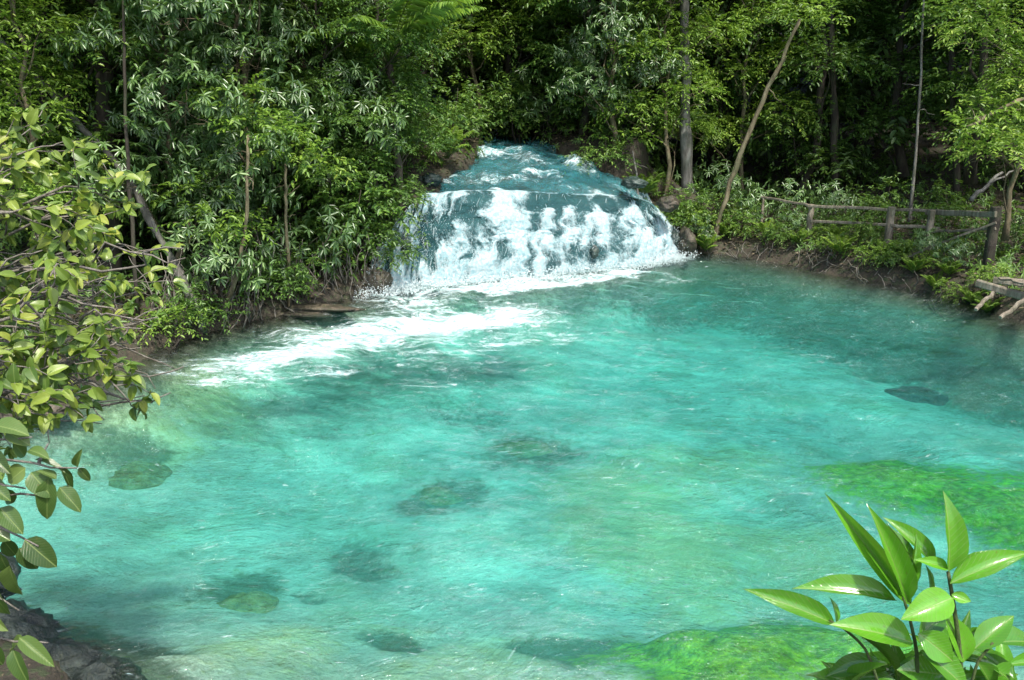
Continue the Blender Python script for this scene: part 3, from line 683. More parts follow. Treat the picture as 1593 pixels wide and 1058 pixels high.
# left bank, from the waterfall towards the camera
TG, SG, BG = 'trees on the left bank', 'shrubs along the left bank', 'trees behind the stream'
for a in [
 # kind, px, Y, scale, rz, label, group, dz, cat
 ('bushA', 598, 20.6, 1.05, .3, 'bright green shrub overhanging the left edge of the waterfall', SG, .3, 'shrub'),
 ('bushA', 545, 19.6, 1.0, 2.1, 'green shrub just above the brown boulder at the foot of the fall', SG, .2, 'shrub'),
 ('bushC', 640, 22.4, .9, 1.1, 'small yellow green shrub above the top left lip rock', SG, 0, 'shrub'),
 ('bushB', 470, 18.2, 1.0, .7, 'whorl leaved shrub above the flat brown rock shelf', SG, .1, 'shrub'),
 ('bushA', 405, 17.5, .8, 4.0, 'low green shrub beside the curved pale sapling', SG, 0, 'shrub'),
 ('bushB', 330, 16.4, .9, 2.6, 'whorl leaved shrub left of the curved pale sapling', SG, .2, 'shrub'),
 ('bushC', 260, 15.0, .75, 3.3, 'low lime shrub at the foot of the leaning mottled trunk', SG, 0, 'shrub'),
 ('whorl', 500, 21.0, .85, .4, 'whorl leaved tree rising behind the shrubs left of the waterfall', TG, 0, 'tree'),
 ('broad', 585, 23.5, .9, 1.9, 'mid green tree leaning toward the upper stream from the left', TG, 0, 'tree'),
 ('whorl', 400, 18.8, .85, 2.0, 'cool green tree of drooping leaf whorls above the rock shelf', TG, 0, 'tree'),
 ('broad', 340, 20.5, .95, 3.9, 'mid green tree behind the drooping whorl leaved tree', TG, 0, 'tree'),
 ('whorl', 285, 17.0, .8, 5.1, 'cool green tree left of the pale pole trunk', TG, 0, 'tree'),
 ('deep', 215, 20.0, .9, .9, 'dark leaved tree in the gap between the two dark left trunks', TG, 0, 'tree'),
 ('broad', 150, 17.5, .85, 2.9, 'mid green tree over the leaning mottled trunk', TG, 0, 'tree'),
 ('lime', 70, 15.5, .75, 4.4, 'yellow green tree above the big yellow green bush', TG, .3, 'tree'),
 ('deep', 20, 18.0, .9, 5.5, 'dark leaved tree in the top left corner', TG, 0, 'tree'),
 ('palm', 615, 20.6, 1.3, .2, 'feather palm arching over the left of the upper stream', TG, .5, 'palm'),
 ('broad', 596, 20.5, .62, 4.2, 'small mid green tree in front of the feather palm left of the fall', TG, 0, 'tree'),
 ('broad', 520, 19.6, .55, 1.2, 'small mid green tree behind the brown boulder at the foot of the fall', TG, 0, 'tree'),
 ('lime', 745, 28.6, .9, 1.2, 'yellow green tree rising just left of the stream head', BG, 0, 'tree'),
 ('broad', 815, 29.6, .95, 2.9, 'mid green tree just behind the dark end of the stream', BG, .2, 'tree'),
 ('lime', 880, 28.8, .95, 5.1, 'yellow green tree right of the dark end of the stream', BG, .2, 'tree'),
 ('bushA', 810, 28.2, 1.2, 5.7, 'shrub arching down to the very end of the upper stream', BG, .5, 'shrub'),
 ('fern', 700, 23.2, 1.2, .8, 'arching fern on the left edge of the upper stream', 'ferns by the stream', .15, 'fern'),
 ('bushA', 690, 25.5, 1.1, 2.2, 'shrub behind the arching fern at the narrow of the stream', SG, 0, 'shrub'),
 # behind the stream
 ('deep', 650, 28.5, 1.0, 3.0, 'dark tree behind the palms left of the stream head', BG, 0, 'tree'),
 ('broad', 740, 31.5, 1.0, .7, 'mid green tree directly behind the stream head', BG, 0, 'tree'),
 ('deep', 830, 31.0, 1.0, 1.8, 'dark tree over the stream head at top centre', BG, 0, 'tree'),
 ('bushA', 770, 29.5, 1.3, .5, 'shrub closing the far end of the upper stream', BG, 0, 'shrub'),
 ('bushB', 850, 28.0, 1.2, 3.5, 'whorl leaved shrub over the dark end of the stream', BG, .3, 'shrub'),
 ('broad', 905, 27.0, .85, 4.6, 'mid green tree hanging over the right of the upper stream', BG, 0, 'tree'),
 ('whorl', 950, 25.6, .75, 1.0, 'whorl leaved tree right of the upper stream', BG, 0, 'tree'),
 ('bushA', 930, 24.9, .8, 2.7, 'shrub overhanging the right edge of the upper stream', BG, .2, 'shrub'),
 ('deep', 1000, 29.5, 1.0, 5.2, 'dark tree behind the grey straight trunk', BG, 0, 'tree'),
 # right bank
 ('lime', 1035, 25.6, .85, .3, 'yellow green tree beside the grey straight trunk', 'trees on the right bank', 0, 'tree'),
 ('bushA', 1065, 25.0, .7, 1.6, 'small shrub on top of the crumbling rock right of the fall', 'shrubs along the right bank', .1, 'shrub'),
 ('bushB', 1120, 26.0, .9, 2.2, 'whorl leaved shrub behind the foot of the leaning pole trunk', 'shrubs along the right bank', 0, 'shrub'),
 ('lime', 1150, 28.0, .9, 2.5, 'yellow green tree behind the leaning pole trunk', 'trees on the right bank', 0, 'tree'),
 ('broad', 1110, 30.0, .95, 4.0, 'mid green tree between grey trunk and leaning pole trunk', 'trees on the right bank', 0, 'tree'),
 ('broad', 1240, 27.5, .85, 5.0, 'mid green tree behind the left end of the wooden fence', 'trees on the right bank', 0, 'tree'),
 ('bushB', 1195, 25.0, .8, .2, 'whorl leaved shrub at the left end of the wooden fence', 'shrubs along the right bank', 0, 'shrub'),
 ('deep', 1330, 30.0, .95, 1.2, 'dark tree deep in the shade behind the fence', 'trees on the right bank', 0, 'tree'),
 ('broad', 1400, 27.0, .85, 2.3, 'mid green tree arching above the middle of the fence', 'trees on the right bank', .6, 'tree'),
 ('lime', 1560, 19.5, .75, 3.1, 'bright green tree in the top right corner above the dark post', 'trees on the right bank', .8, 'tree'),
 ('broad', 1500, 24.0, .85, 3.7, 'mid green tree between fence and top right corner tree', 'trees on the right bank', 1.0, 'tree'),
 ('deep', 1600, 24.5, .95, 4.9, 'dark tree cut by the right edge of the photo', 'trees on the right bank', 0, 'tree'),
 ('bushA', 1048, 24.9, .75, .9, 'mid green shrub hanging over the brown rocks right of the fall', 'shrubs along the right bank', 0, 'shrub'),
 ('bushB', 1090, 24.4, .55, 4.9, 'low whorl leaved shrub at the waterline left of the leaning pole', 'shrubs along the right bank', 0, 'shrub'),
 ('bushC', 1020, 25.8, .7, 4.0, 'lime shrub on the slope above the right edge of the upper stream', 'shrubs along the right bank', 0, 'shrub'),
 ('fern', 1000, 24.9, 1.0, 2.0, 'fern drooping over the right edge of the upper stream', 'ferns by the stream', .1, 'fern'),
 ('fern', 955, 26.2, 1.1, 3.1, 'fern at the narrow of the upper stream on its right', 'ferns by the stream', .1, 'fern'),
 ('bushA', 900, 27.6, .9, .8, 'shrub leaning over the narrow head of the stream from the right', 'shrubs along the right bank', 0, 'shrub'),
 ('bushA', 655, 23.6, .8, 3.8, 'mid green shrub between the lip rock and the arching fern', SG, 0, 'shrub'),
 ('bushA', 725, 26.8, .8, 1.4, 'shrub dipping into the left of the stream head', SG, .1, 'shrub'),
 ('bushC', 500, 18.9, .7, 2.2, 'lime shrub hanging over the right end of the flat rock shelf', SG, .1, 'shrub'),
 ('bushA', 440, 17.6, .7, 1.2, 'mid green shrub directly behind the flat rock shelf', SG, .1, 'shrub'),
 ('bushA', 300, 15.9, .65, .2, 'low mid green shrub beside the small grey sapling', SG, 0, 'shrub'),
 ('bushA', 540, 19.9, 1.45, 5.0, 'tall mid green shrub beside the whorl leaved one left of the waterfall', SG, .7, 'shrub'),
 ('bushA', 612, 21.4, 1.3, 2.9, 'tall leafy shrub directly above the left edge of the waterfall', SG, .8, 'shrub'),
 ('bushB', 575, 20.4, 1.2, 1.9, 'whorl leaved shrub beside the feather palm', SG, 1.7, 'shrub'),
 ('bushC', 1085, 24.6, .8, 5.2, 'yellow green shrub between the crumbling rock and the leaning pole', 'shrubs along the right bank', .1, 'shrub'),
 ('bushA', 1030, 25.4, .85, 3.6, 'mid green shrub on the brown slope above the top right lip rock', 'shrubs along the right bank', 0, 'shrub'),
 ('bushA', 1150, 24.6, .7, 4.4, 'mid green shrub right of the foot of the leaning pole', 'shrubs along the right bank', 0, 'shrub'),
 ('fern', 1100, 24.0, .8, .4, 'fern at the waterline under the leaning pole', 'shrubs along the right bank', .1, 'fern'),
 ('bushB', 1290, 24.6, .75, 1.9, 'whorl leaved shrub behind the first full fence post', 'shrubs along the right bank', 0, 'shrub'),
 ('bushA', 1355, 24.0, .8, .9, 'mid green shrub behind the middle fence post', 'shrubs along the right bank', 0, 'shrub'),
 ('bushA', 1470, 22.5, .8, 3.0, 'mid green shrub behind the right half of the fence', 'shrubs along the right bank', 0, 'shrub'),
 ('fern', 1405, 20.7, .6, 2.0, 'fern in front of the middle fence post', 'shrubs along the right bank', 0, 'fern'),
 ('bushA', 1225, 23.6, .5, 2.9, 'low green shrub at the waterline left of the fence', 'shrubs along the right bank', 0, 'shrub'),
 ('fern', 1480, 19.3, .6, .9, 'fern under the diagonal fence brace', 'shrubs along the right bank', 0, 'fern'),
 ('bushC', 1385, 20.6, .4, 5.1, 'small lime shrub on the bank below the middle fence post', 'shrubs along the right bank', 0, 'shrub'),
 ('bushA', 1590, 20.5, .7, 5.6, 'green shrub behind the dark post at the right edge', 'shrubs along the right bank', 0, 'shrub'),
 ('bushC', 1335, 22.3, .62, .4, 'bright lime shrub in front of the fence between its middle posts', 'shrubs along the right bank', 0, 'shrub'),
 ('fern', 1310, 21.6, .75, 1.4, 'strap leaved fern hanging to the water below the lime shrub', 'shrubs along the right bank', .05, 'fern'),
 ('bushC', 1265, 23.0, .4, 2.4, 'small yellow green shrub at the foot of the first fence post', 'shrubs along the right bank', 0, 'shrub'),
 ('bushC', 1450, 19.8, .42, 3.0, 'low yellow green shrub on the litter covered bank', 'shrubs along the right bank', 0, 'shrub'),
 ('bushC', 1565, 17.8, .5, 4.2, 'vivid green shrub at the right edge by the dark post', 'shrubs along the right bank', .1, 'shrub'),
 ('fern', 1520, 18.4, .6, 5.0, 'small fern beside the wooden steps', 'shrubs along the right bank', 0, 'fern'),
]:
    place(*a[:7], dz=a[7], cat=a[8])
for (u_, v_, r_, lab, sd_r) in [(.20, .62, (.13,.22,.27), 'dark brown rock poking through the left side of the falling water', 31), (.655, .80, (.12,.14,.16), 'small dark rock showing near the foot of the fall right of centre', 32), (.93, .70, (.15,.24,.26), 'dark rock showing through the right end of the falling water', 33)]:
    c_ = fall(np.array(u_), np.array(v_)) + np.array([0, -.10, .02]); rock('fall_rock', c_, r_, ROCK_W, lab, 'rock', 'rocks in the fall', sd_r)
# small plants all along the waterline of the right bank
for i, (kd, px, Y_, sc_) in enumerate([('fern',1130,24.4,.5),('bushC',1160,24.1,.3),('fern',1195,23.8,.55),('bushA',1215,23.3,.32),('fern',1245,22.9,.5),('bushC',1285,22.1,.36),('fern',1300,22.6,.5),
      ('bushC',1350,21.0,.34),('fern',1375,20.9,.5),('bushA',1395,20.4,.30),('fern',1425,19.9,.5),('bushC',1420,20.6,.36),('bushB',1440,20.3,.35),('fern',1462,19.3,.45),('bushC',1490,18.8,.32),('bushB',1500,19.6,.4),
      ('fern',1545,17.8,.45),('bushC',1535,18.5,.34),('bushA',1360,22.0,.42),('bushB',1240,23.8,.4),('bushC',1480,20.2,.4),('bushA',1310,23.2,.45)]):
    nm = {'fern': 'small fern arching over the waterline of the right bank', 'bushC': 'small lime green plant low on the right bank', 'bushA': 'small mid green plant low on the right bank', 'bushB': 'small whorl leaved plant low on the right bank'}[kd]
    place(kd, px, Y_, sc_*1.25, i*1.7, nm, 'low plants on the right bank ' + {'fern':'(ferns)','bushC':'(lime)','bushA':'(mid green)','bushB':'(whorled)'}[kd], 0, 'fern' if kd == 'fern' else 'plant')
# tall trees of the forest behind
labs = [(-20,24),(90,27),(190,25),(300,28),(420,26),(520,30),(620,34),(720,37),(810,36),(900,34),(980,37),(1070,34),(1170,37),(1270,34),(1360,36),(1450,33),(1540,36),(1630,31),(60,34),(250,36),(400,37),(1220,42),(1010,43),(760,44),(540,42),(1400,43)]
for i, (px, Y) in enumerate(labs):
    place('tall', px, Y, .9+.25*random.random(), random.random()*6.28, 'tall dark forest tree standing in the shade behind the bank trees', 'tall trees of the forest behind', 0, 'tree')

# distinct bare trunks
def pole(name, pts, r, m, label, top=None, crown=None):
    b = MB(); pts = np.array(pts, float); o = empty(name, tuple(pts[0])); q = pts-pts[0]
    t = np.linspace(0, 1, 18); k = np.linspace(0, 1, len(q))
    c = np.stack([np.interp(t, k, q[:, i]) for i in range(3)], -1)
    c[1:-1] = (c[:-2]+c[1:-1]*2+c[2:])/4; c[1:-1] += rng.normal(size=(16, 3))*r*.22
    b.tube(c, np.interp(t, [0, .05, 1], [r*1.35, r, r*.6])*(1+.1*rng.normal(size=18)), 9)
    for _ in range(4):
        i = random.randint(9, 16); e = c[i]+rdir(1)[0]*np.array([.7, .7, .5])*(r*8+.3); b.tube(wobble(c[i], e, 6, .3), np.linspace(r*.3, .005, 6), 4)
    b.build('trunk', m, o)
    if crown:
        lv = Leaves(); blob_twigs(lv, [(q[-1]+np.array(d), rr) for d, rr in crown], 60, 'spray', .4, lw=(.12,.05)); lv.build('crown', LM['lime'], o)
    return tag(o, label, 'tree')
def hit(px, py, Y0=8.0):
    Yr = np.arange(Y0, 45, .1); q = np.array([P(px, py, t) for t in Yr]); below = terrain(q[:, 0], q[:, 1]) > q[:, 2]
    return q[np.argmax(below)] if below.any() else q[-1]
def onground(px, py, Y):
    p = P(px, py, Y); p[2] = min(p[2], tz(p[0], p[1]))-.1; return p
CR = [((0,0,.2),(.6,.6,.4)), ((.6,0,.0),(.5,.5,.35)), ((-.4,.3,.7),(.6,.6,.4))]
CRH = [((0,0,1.2),(1.1,1.1,.8)), ((.9,0,.8),(.8,.8,.6)), ((-.8,.3,1.7),(1,1,.7))]
def T(name, pxs, r, m, lab, crown=CR):
    h_ = hit(*pxs[0][:2]); dY = h_[1]-pxs[0][2] if abs(h_[1]-pxs[0][2]) < 4 and (pxs[0][1] > 465 or name == 'leaning_tree') else 0
    pxs = [(a, b, c+dY) for a, b, c in pxs]
    return pole(name, [onground(*pxs[0])]+[P(*p) for p in pxs[1:]], r, m, lab, crown=crown)
T('leaning_tree', [(1103,392,23.6), (1140,270,23.5), (1190,150,23.3), (1245,30,23.0)], .075, BARK_T, 'pale brown pole trunk leaning right above the water beside the fall')
T('straight_tree', [(1070,300,26.0), (1068,150,26), (1062,0,26), (1060,-150,26)], .17, BARK_G, 'grey straight trunk standing above the right lip of the waterfall', CRH)
T('slender_tree', [(1418,330,23.5), (1425,230,23.5), (1432,130,23.6), (1440,-40,23.6)], .042, BARK_G, 'slender pale trunk rising behind the middle of the fence', CRH)
T('mottled_tree', [(312,508,15.2), (300,465,15.2), (255,380,15.4), (190,262,15.6), (75,140,15.9), (-40,20,16.3)], .085, BARK_G, 'mottled grey trunk leaning left over the yellow green bush', CRH)
T('dark_trunk_tree', [(172,430,17.2), (165,200,17.2), (158,60,17.2), (155,-120,17.2)], .17, BARK_D, 'thick dark upright trunk left of the thin lichen pole', CRH)
T('second_dark_tree', [(118,420,19.0), (128,200,19.0), (130,0,19.0), (128,-120,19.0)], .14, BARK_D, 'dark upright trunk nearest the top left corner', CRH)
T('lichen_pole_tree', [(203,400,15.6), (195,200,15.6), (193,60,15.6), (190,-60,15.6)], .034, BARK_D, 'thin lichen covered pole beside the thick dark trunk', CRH)
T('curved_sapling', [(340,492,16.4), (372,420,16.2), (385,330,16.1), (386,210,16.1)], .045, BARK_T, 'curved pale sapling rising from the left shore', CR)
T('upright_sapling', [(446,420,17.6), (445,340,17.5), (444,255,17.4)], .04, BARK_T, 'short upright sapling right of the curved pale sapling', CR)
T('forked_sapling', [(325,480,16.6), (322,420,16.5), (330,360,16.4)], .03, BARK_G, 'small grey sapling left of the curved pale sapling', CR)
T('drooping_branch_tree', [(1690,330,19.0), (1640,180,19.0), (1593,150,18.8), (1505,198,18.5)], .05, BARK_T, 'bare branch reaching in from the right edge above the fence', [((0,0,-.1),(.4,.4,.3)),((.4,0,.3),(.5,.5,.4))])
T('pale_root_sapling', [(1000,300,24.6), (990,270,24.6), (984,235,24.7)], .03, BARK_G, 'short pale sapling at the right edge of the upper stream', [((0,0,.3),(.4,.4,.3))])
T('inner_tree', [(1300,330,27.0), (1297,150,27), (1290,-60,27)], .12, BARK_D, 'dark trunk behind the fence left of the slender pale trunk', CRH)
T('far_right_tree', [(1492,320,25.0), (1480,120,25), (1475,-60,25)], .10, BARK_D, 'dark trunk behind the right half of the fence', CRH)
# fallen branch on the slope
b = MB(); b.tube(wobble(P(1510,312,21.5), P(1560,268,21.9), 7, .2), np.linspace(.06, .03, 7), 7); b.tube(wobble(P(1540,286,21.7), P(1590,262,22), 6, .2), np.linspace(.03, .015, 6), 6)
tag(b.build('fallen_branch', BARK_G), 'pale fallen branch lying on the slope behind the dark post', 'branch')

# ------------------------------------------------------------------ stuff: ground cover, litter, far woods
def scatter(n, x0, x1, y0, y1, lo, hi):
    x = rng.uniform(x0, x1, n); y = rng.uniform(y0, y1, n); s = sd_poly(x, y); L, Rr, Z = stream(y)
    k = (s > lo) & (s < hi) & ~((y > 20.3) & (x > L-.1) & (x < Rr+.1)); x = x[k]; y = y[k]; return np.stack([x, y, terrain(x, y)], -1)
lv = Leaves(); p = scatter(22000, -12, 15, 10, 34, .15, 9)
k = rng.random(len(p)) < .25+.75*sstep(.45, .6, vnoise(p[:, 0]*1.1, p[:, 1]*1.1, 91)); p = p[k]
k = (rng.random(len(p)) < .9) | (p[:, 0] < 3) | (p[:, 1] > 26); p = p[k]
twigs(lv, p, rdir(len(p))*np.array([1, 1, .4])+np.array([0, 0, .6]), .25+.3*rng.random(len(p)), 'whorl', lw=(.13,.045), nl=6)
tag(lv.build('ground_cover', LM['mid']), 'low leafy ground cover over the banks', 'ground cover', kind='stuff')
lv = Leaves(); p = scatter(60000, -12, 15, 9, 32, .03, 7)
lv.add(p+np.array([0, 0, .02]), rdir(len(p))*np.array([1, 1, .25]), np.array([0, 0, 1.])+rng.normal(size=(len(p), 3))*.35, .07+.07*rng.random(len(p)), .035+.03*rng.random(len(p)))
tag(lv.build('leaf_litter', LM['litter']), 'dry brown leaf litter on the banks', 'leaf litter', kind='stuff')
lv = Leaves(); n = 11000
a = rng.uniform(-1.0, 1.0, n); rr = rng.uniform(30, 52, n); x = np.sin(a)*rr; y = np.cos(a)*rr*.95
z = terrain(x, y)+rng.random(n)*12; twigs(lv, np.stack([x, y, z], -1), rdir(n), .6+rng.random(n), 'spray', lw=(.34,.17), nl=10)
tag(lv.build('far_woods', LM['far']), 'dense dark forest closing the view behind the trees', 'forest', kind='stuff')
# hanging roots and dead stems on the left bank
b = MB()
for i in range(150):
    px = random.uniform(230, 600); sh = np.interp(px, [230, 330, 400, 590], [538, 516, 497, 456]); g = G(px, sh-4, .1)
    x, y = g[0]+random.uniform(-.2,.2), g[1]+random.uniform(.1, 1.2); z0 = tz(x, y)
    b.tube(wobble((x, y, z0-.05), (x+random.uniform(-.5,.5), y+random.uniform(-.3,.3), z0+random.uniform(.3,1.5)), 6, .3), np.linspace(.014, .005, 6), 4)
for i in range(90):
    px = random.uniform(1060, 1500); sh = np.interp(px, [1060, 1200, 1400, 1593], [392, 406, 446, 500]); g = G(px, sh-3, .1)
    x, y = g[0], g[1]+random.uniform(.0, .8); z0 = tz(x, y)
    b.tube(wobble((x, y, z0), (x+random.uniform(-.4,.4), y+random.uniform(-.2,.3), z0+random.uniform(-.1,.5)), 6, .4), np.linspace(.014, .005, 6), 4)
tag(b.build('roots_and_dead_stems', TWIG), 'thin roots and dead stems tangled along both banks', 'roots', kind='stuff')

# ------------------------------------------------------------------ rustic fence and steps on the right bank
def beam(b, a, c, w_, h_, wob=.012):
    a = np.array(a, float); c = np.array(c, float); n = 7; t = np.linspace(0, 1, n)[:, None]; p = a*(1-t)+c*t; p[1:-1] += rng.normal(size=(n-2, 3))*wob
    d = unit(c-a); up = np.array([0, 0, 1.]) if abs(d[2]) < .8 else np.array([0, -1., 0]); s = unit(np.cross(d, up)); u_ = np.cross(s, d); V = []
    cs = [(-1,-.7),(-.7,-1),(.7,-1),(1,-.7),(1,.7),(.7,1),(-.7,1),(-1,.7)]
    for q in p:
        for (i, j) in cs: V.append(q+s*w_*.5*i+u_*h_*.5*j)
    f = [(i*8+j, i*8+(j+1) % 8, (i+1)*8+(j+1) % 8, (i+1)*8+j) for i in range(n-1) for j in range(8)]
    f += [tuple(range(8))[::-1], tuple((n-1)*8+j for j in range(8))]; b.add(V, f)
fence = empty('wooden_fence', tuple(onground(1262, 378, 23.0)))
fo_ = np.array(fence.location)
def fpart(name, segs, m=WOOD, label=None):
    b = MB()
    for (a, c, w_, h_) in segs: beam(b, np.array(a)-fo_, np.array(c)-fo_, w_, h_)
    o = b.build(name, m, fence, smooth=False)
    if label: o['label'] = label
FP = [(1188, 306, 370, 24.6, .07), (1262, 318, 378, 23.2, .13), (1388, 322, 385, 21.6, .16), (1450, 327, 385, 20.9, .13), (1550, 322, 415, 19.2, .19)]
tops = []
for i, (px, y0, y1, Y, w_) in enumerate(FP):
    top = P(px, y0, Y); bot = top.copy(); bot[2] = tz(top[0], top[1])-.2; tops.append(top)
    fpart('post', [(bot, top, w_, w_)], BARK_D if i == 4 else WOOD, 'thick blackened end post' if i == 4 else None)
fr_ = np.array([0, -.10, 0])
fpart('top_rail', [(tops[0]+fr_+[-.1,0,0], tops[1]+fr_+[0,0,-.04], .05, .06)])
fpart('top_rail', [(tops[1]+fr_*1.3+[-.15,0,-.02], tops[2]+fr_*1.3+[.9,-.2,-.06], .06, .07)])
fpart('top_rail', [(tops[2]+fr_*1.9+[.75,0,-.10], tops[4]+fr_*1.2+[-.05,0,-.14], .06, .13)])
for dz_, w_ in ((.42, .07), (.72, .05)):
    if dz_ < .6 :
        fpart('lower_rail', [(tops[1]+fr_+[0,0,-dz_], tops[2]+fr_+[0,0,-dz_], .05, w_)]); fpart('lower_rail', [(tops[2]+fr_+[0,0,-dz_], tops[3]+fr_+[.2,0,-dz_], .05, w_)])
fpart('lower_rail', [(tops[3]+fr_+[0,0,-.5], tops[4]+fr_+[0,0,-.45], .05, .06)])
fpart('brace', [(P(1395,405,20.6), P(1545,345,19.2)+[0,-.12,0], .05, .05)])
tag(fence, 'weathered grey rustic wooden fence along the right bank', 'fence')
steps = empty('wooden_steps', tuple(G(1570, 470, .2))); fo2 = np.array(steps.location)
def spart(name, a, c, w_, h_):
    b = MB(); beam(b, np.array(a)-fo2, np.array(c)-fo2, w_, h_); b.build(name, WOOD, steps, smooth=False)
spart('stringer', P(1520,440,16.9), P(1700,492,15.2), .10, .14)
spart('stringer', P(1545,436,17.6), P(1730,452,16.6), .10, .14)
spart('leg', P(1545,455,16.6), P(1518,482,16.2), .06, .06); spart('leg', P(1600,462,16.1), P(1556,494,15.7), .06, .06)
spart('tread', P(1560,440,16.9)+[0,0,.10], P(1600,452,16.0)+[0,0,.12], .22, .04); spart('tread', P(1620,444,16.6)+[0,0,.1], P(1650,466,15.6)+[0,0,.12], .22, .04)
tag(steps, 'broken grey wooden steps going down into the water at the right edge', 'steps')

# ------------------------------------------------------------------ yellow-green bush on the left (close)
bush = empty('waxy_leaved_bush', (-5.0, 6.6, .2)); bo = np.array(bush.location)
b = MB(); ends = []
def grow(p, d, L, r, lev):
    q = [p]; d = unit(np.array(d, float)); n = 6
    for i in range(n):
        d = unit(d + rng.normal(size=3)*.16 + np.array([0, 0, -.03])); q.append(q[-1]+d*L/n)
    b.tube(np.array(q)-bo, np.linspace(r, r*.6, n+1), 5)
    if lev == 0: ends.append((q[-1], d)); ends.append((q[3], unit(d+rng.normal(size=3)*.5))); return
    for i in (2, 4, 6, 6):
        grow(q[i], d + rng.normal(size=3)*.55, L*.62, r*.55, lev-1)
root = bo + np.array([0, 0, 0])
BR = [((-70, 235), 6.4), ((-10, 250), 6.2), ((20, 330), 5.6), ((95, 330), 6.2), ((125, 440), 6.2), ((140, 510), 6.0), ((120, 560), 5.4), ((40, 470), 5.2), ((-40, 260), 5.8), ((100, 290), 6.6), ((90, 420), 5.6), ((-20, 560), 5.0), ((135, 390), 6.6), ((10, 600), 5.2)]
for (px, py), Y in BR:
    t_ = P(px, py, Y); s0 = P(-190 + random.uniform(-60, 60), min(py+190, 680), Y+.2)
    d = t_-s0; L = np.linalg.norm(d)
    b.tube(wobble(root+rng.normal(size=3)*.1, s0, 8, .15)-bo, np.linspace(.03, .02, 8), 6)
    q = wobble(s0, t_, 9, .25, .04); b.tube(q-bo, np.linspace(.018, .009, 9), 6)
    for i in (3, 4, 5, 6, 7, 8): grow(q[i], unit(d)+rng.normal(size=3)*.55, .42, .008, 1)
for i in range(130):        # bare grey tangle low down
    a = P(random.uniform(-80, 150), random.uniform(400, 640), random.uniform(5.4, 7.4)); e = a + np.array([random.uniform(.2, .75), random.uniform(-.3,.3), random.uniform(-.25,.3)])
    b.tube(wobble(a, e, 7, .35)-bo, np.linspace(.009, .004, 7), 4)
b.build('branches', TWIG, bush)
lv = Leaves()
for (e, d) in ends:
    sc_ = (e-np.array([0, 0, CAM_H]))
    n = random.randint(3, 4)
    for j in range(n):
        dd = unit(d*.5 + rdir(1)[0]*.9 + np.array([0, 0, -.25])); s = random.uniform(.65, 1.15)
        lv.add(e-bo, dd, unit(np.array([0, -.5, 1.])+rdir(1)[0]*.6), .108*s, .060*s, random.random()**.8)
lv.build('foliage', LM['bush'], bush, T_OVAL)
tag(bush, 'large waxy yellow green bush with bare grey twigs on the left', 'bush')

# sprig of hanging leaves at lower left
sprig = empty('leafy_sprig', tuple(P(-120, 800, 2.3))); so_ = np.array(sprig.location); b = MB(); lv = Leaves()
def stem(a, c, r0=.006, r1=.0025, Y0=2.4, Y1=2.4):
    q = wobble(P(*a, Y0), P(*c, Y1), 7, .12); b.tube(q-so_, np.linspace(r0, r1, 7), 5)
for a, c in [((-120, 700), (120, 728)), ((-120, 800), (95, 770)), ((-100, 780), (60, 850)), ((-110, 860), (30, 950)), ((-100, 690), (50, 680)), ((-90, 980), (75, 1000)), ((60,722),(75,690)), ((-60,740),(40,760))]: stem(a, c)
def leafpx(lv, off, a, c, wpx, Y0, Y1, n, t, Tn=None):
    p = P(*a, Y0); q = P(*c, Y1); d = q-p; L = np.linalg.norm(d); lv.add(p-off, d, np.array(n, float), L*.96, wpx*Y0*.98/F, t)
# base px, tip px, width px, normal, tint
for a, c, wd, n, t in [((-10,662),(42,668),36,(0,-.4,1),.8), ((10,672),(48,690),30,(.2,-.5,.8),.9), ((20,690),(45,712),26,(.3,-.6,.7),.75), ((45,700),(75,708),22,(0,-.3,1),.7),
    ((40,728),(6,752),34,(0,-.9,.5),.95), ((48,735),(82,775),40,(.1,-.7,.7),.6), ((75,745),(70,816),34,(.3,-1,.1),.5), ((92,758),(128,796),30,(.5,-.6,.4),.45), ((118,725),(122,703),14,(0,-1,.2),.7),
    ((122,728),(142,750),16,(.3,-.7,.4),.1), ((95,728),(118,765),16,(.8,-.4,.1),.05), ((55,715),(105,728),16,(0,-.1,1),.3), ((0,790),(36,830),34,(.2,-.6,.7),.55), ((-30,820),(15,835),46,(.1,-.4,.9),.35),
    ((38,840),(90,884),44,(.2,-.7,.6),.12), ((30,852),(60,890),30,(.4,-.8,.2),.05), ((5,840),(28,870),26,(.1,-.6,.7),.15), ((15,880),(26,940),36,(-.1,-1,.2),.78), ((-20,900),(8,970),40,(0,-1,.2),.6),
    ((-20,950),(6,985),26,(0,-1,.2),.85), ((30,992),(84,1036),30,(.2,-.6,.7),.6), ((38,994),(6,1012),24,(-.2,-.5,.8),.7), ((20,1010),(40,1070),30,(.2,-1,.1),.35), ((-30,1000),(10,1040),34,(0,-.5,.8),.5),
    ((-20,700),(12,735),30,(0,-.6,.6),.1), ((-30,745),(15,775),34,(0,-.5,.8),.5), ((10,760),(22,792),20,(.5,-.6,.3),.25), ((-60,640),(-5,668),40,(0,-.4,.9),.7), ((0,860),(12,900),30,(0,-.9,.4),.1), ((88,745),(60,728),20,(0,-.2,1),.75)]:
    leafpx(lv, so_, a, c, wd, 2.4, 2.4+random.uniform(-.05,.05), n, t)
b.build('stem', TWIG, sprig); lv.build('leaves', LM['sprig'], sprig, T_OVAL)
tag(sprig, 'sprig of oval leaves hanging over the water at the lower left edge', 'branch')

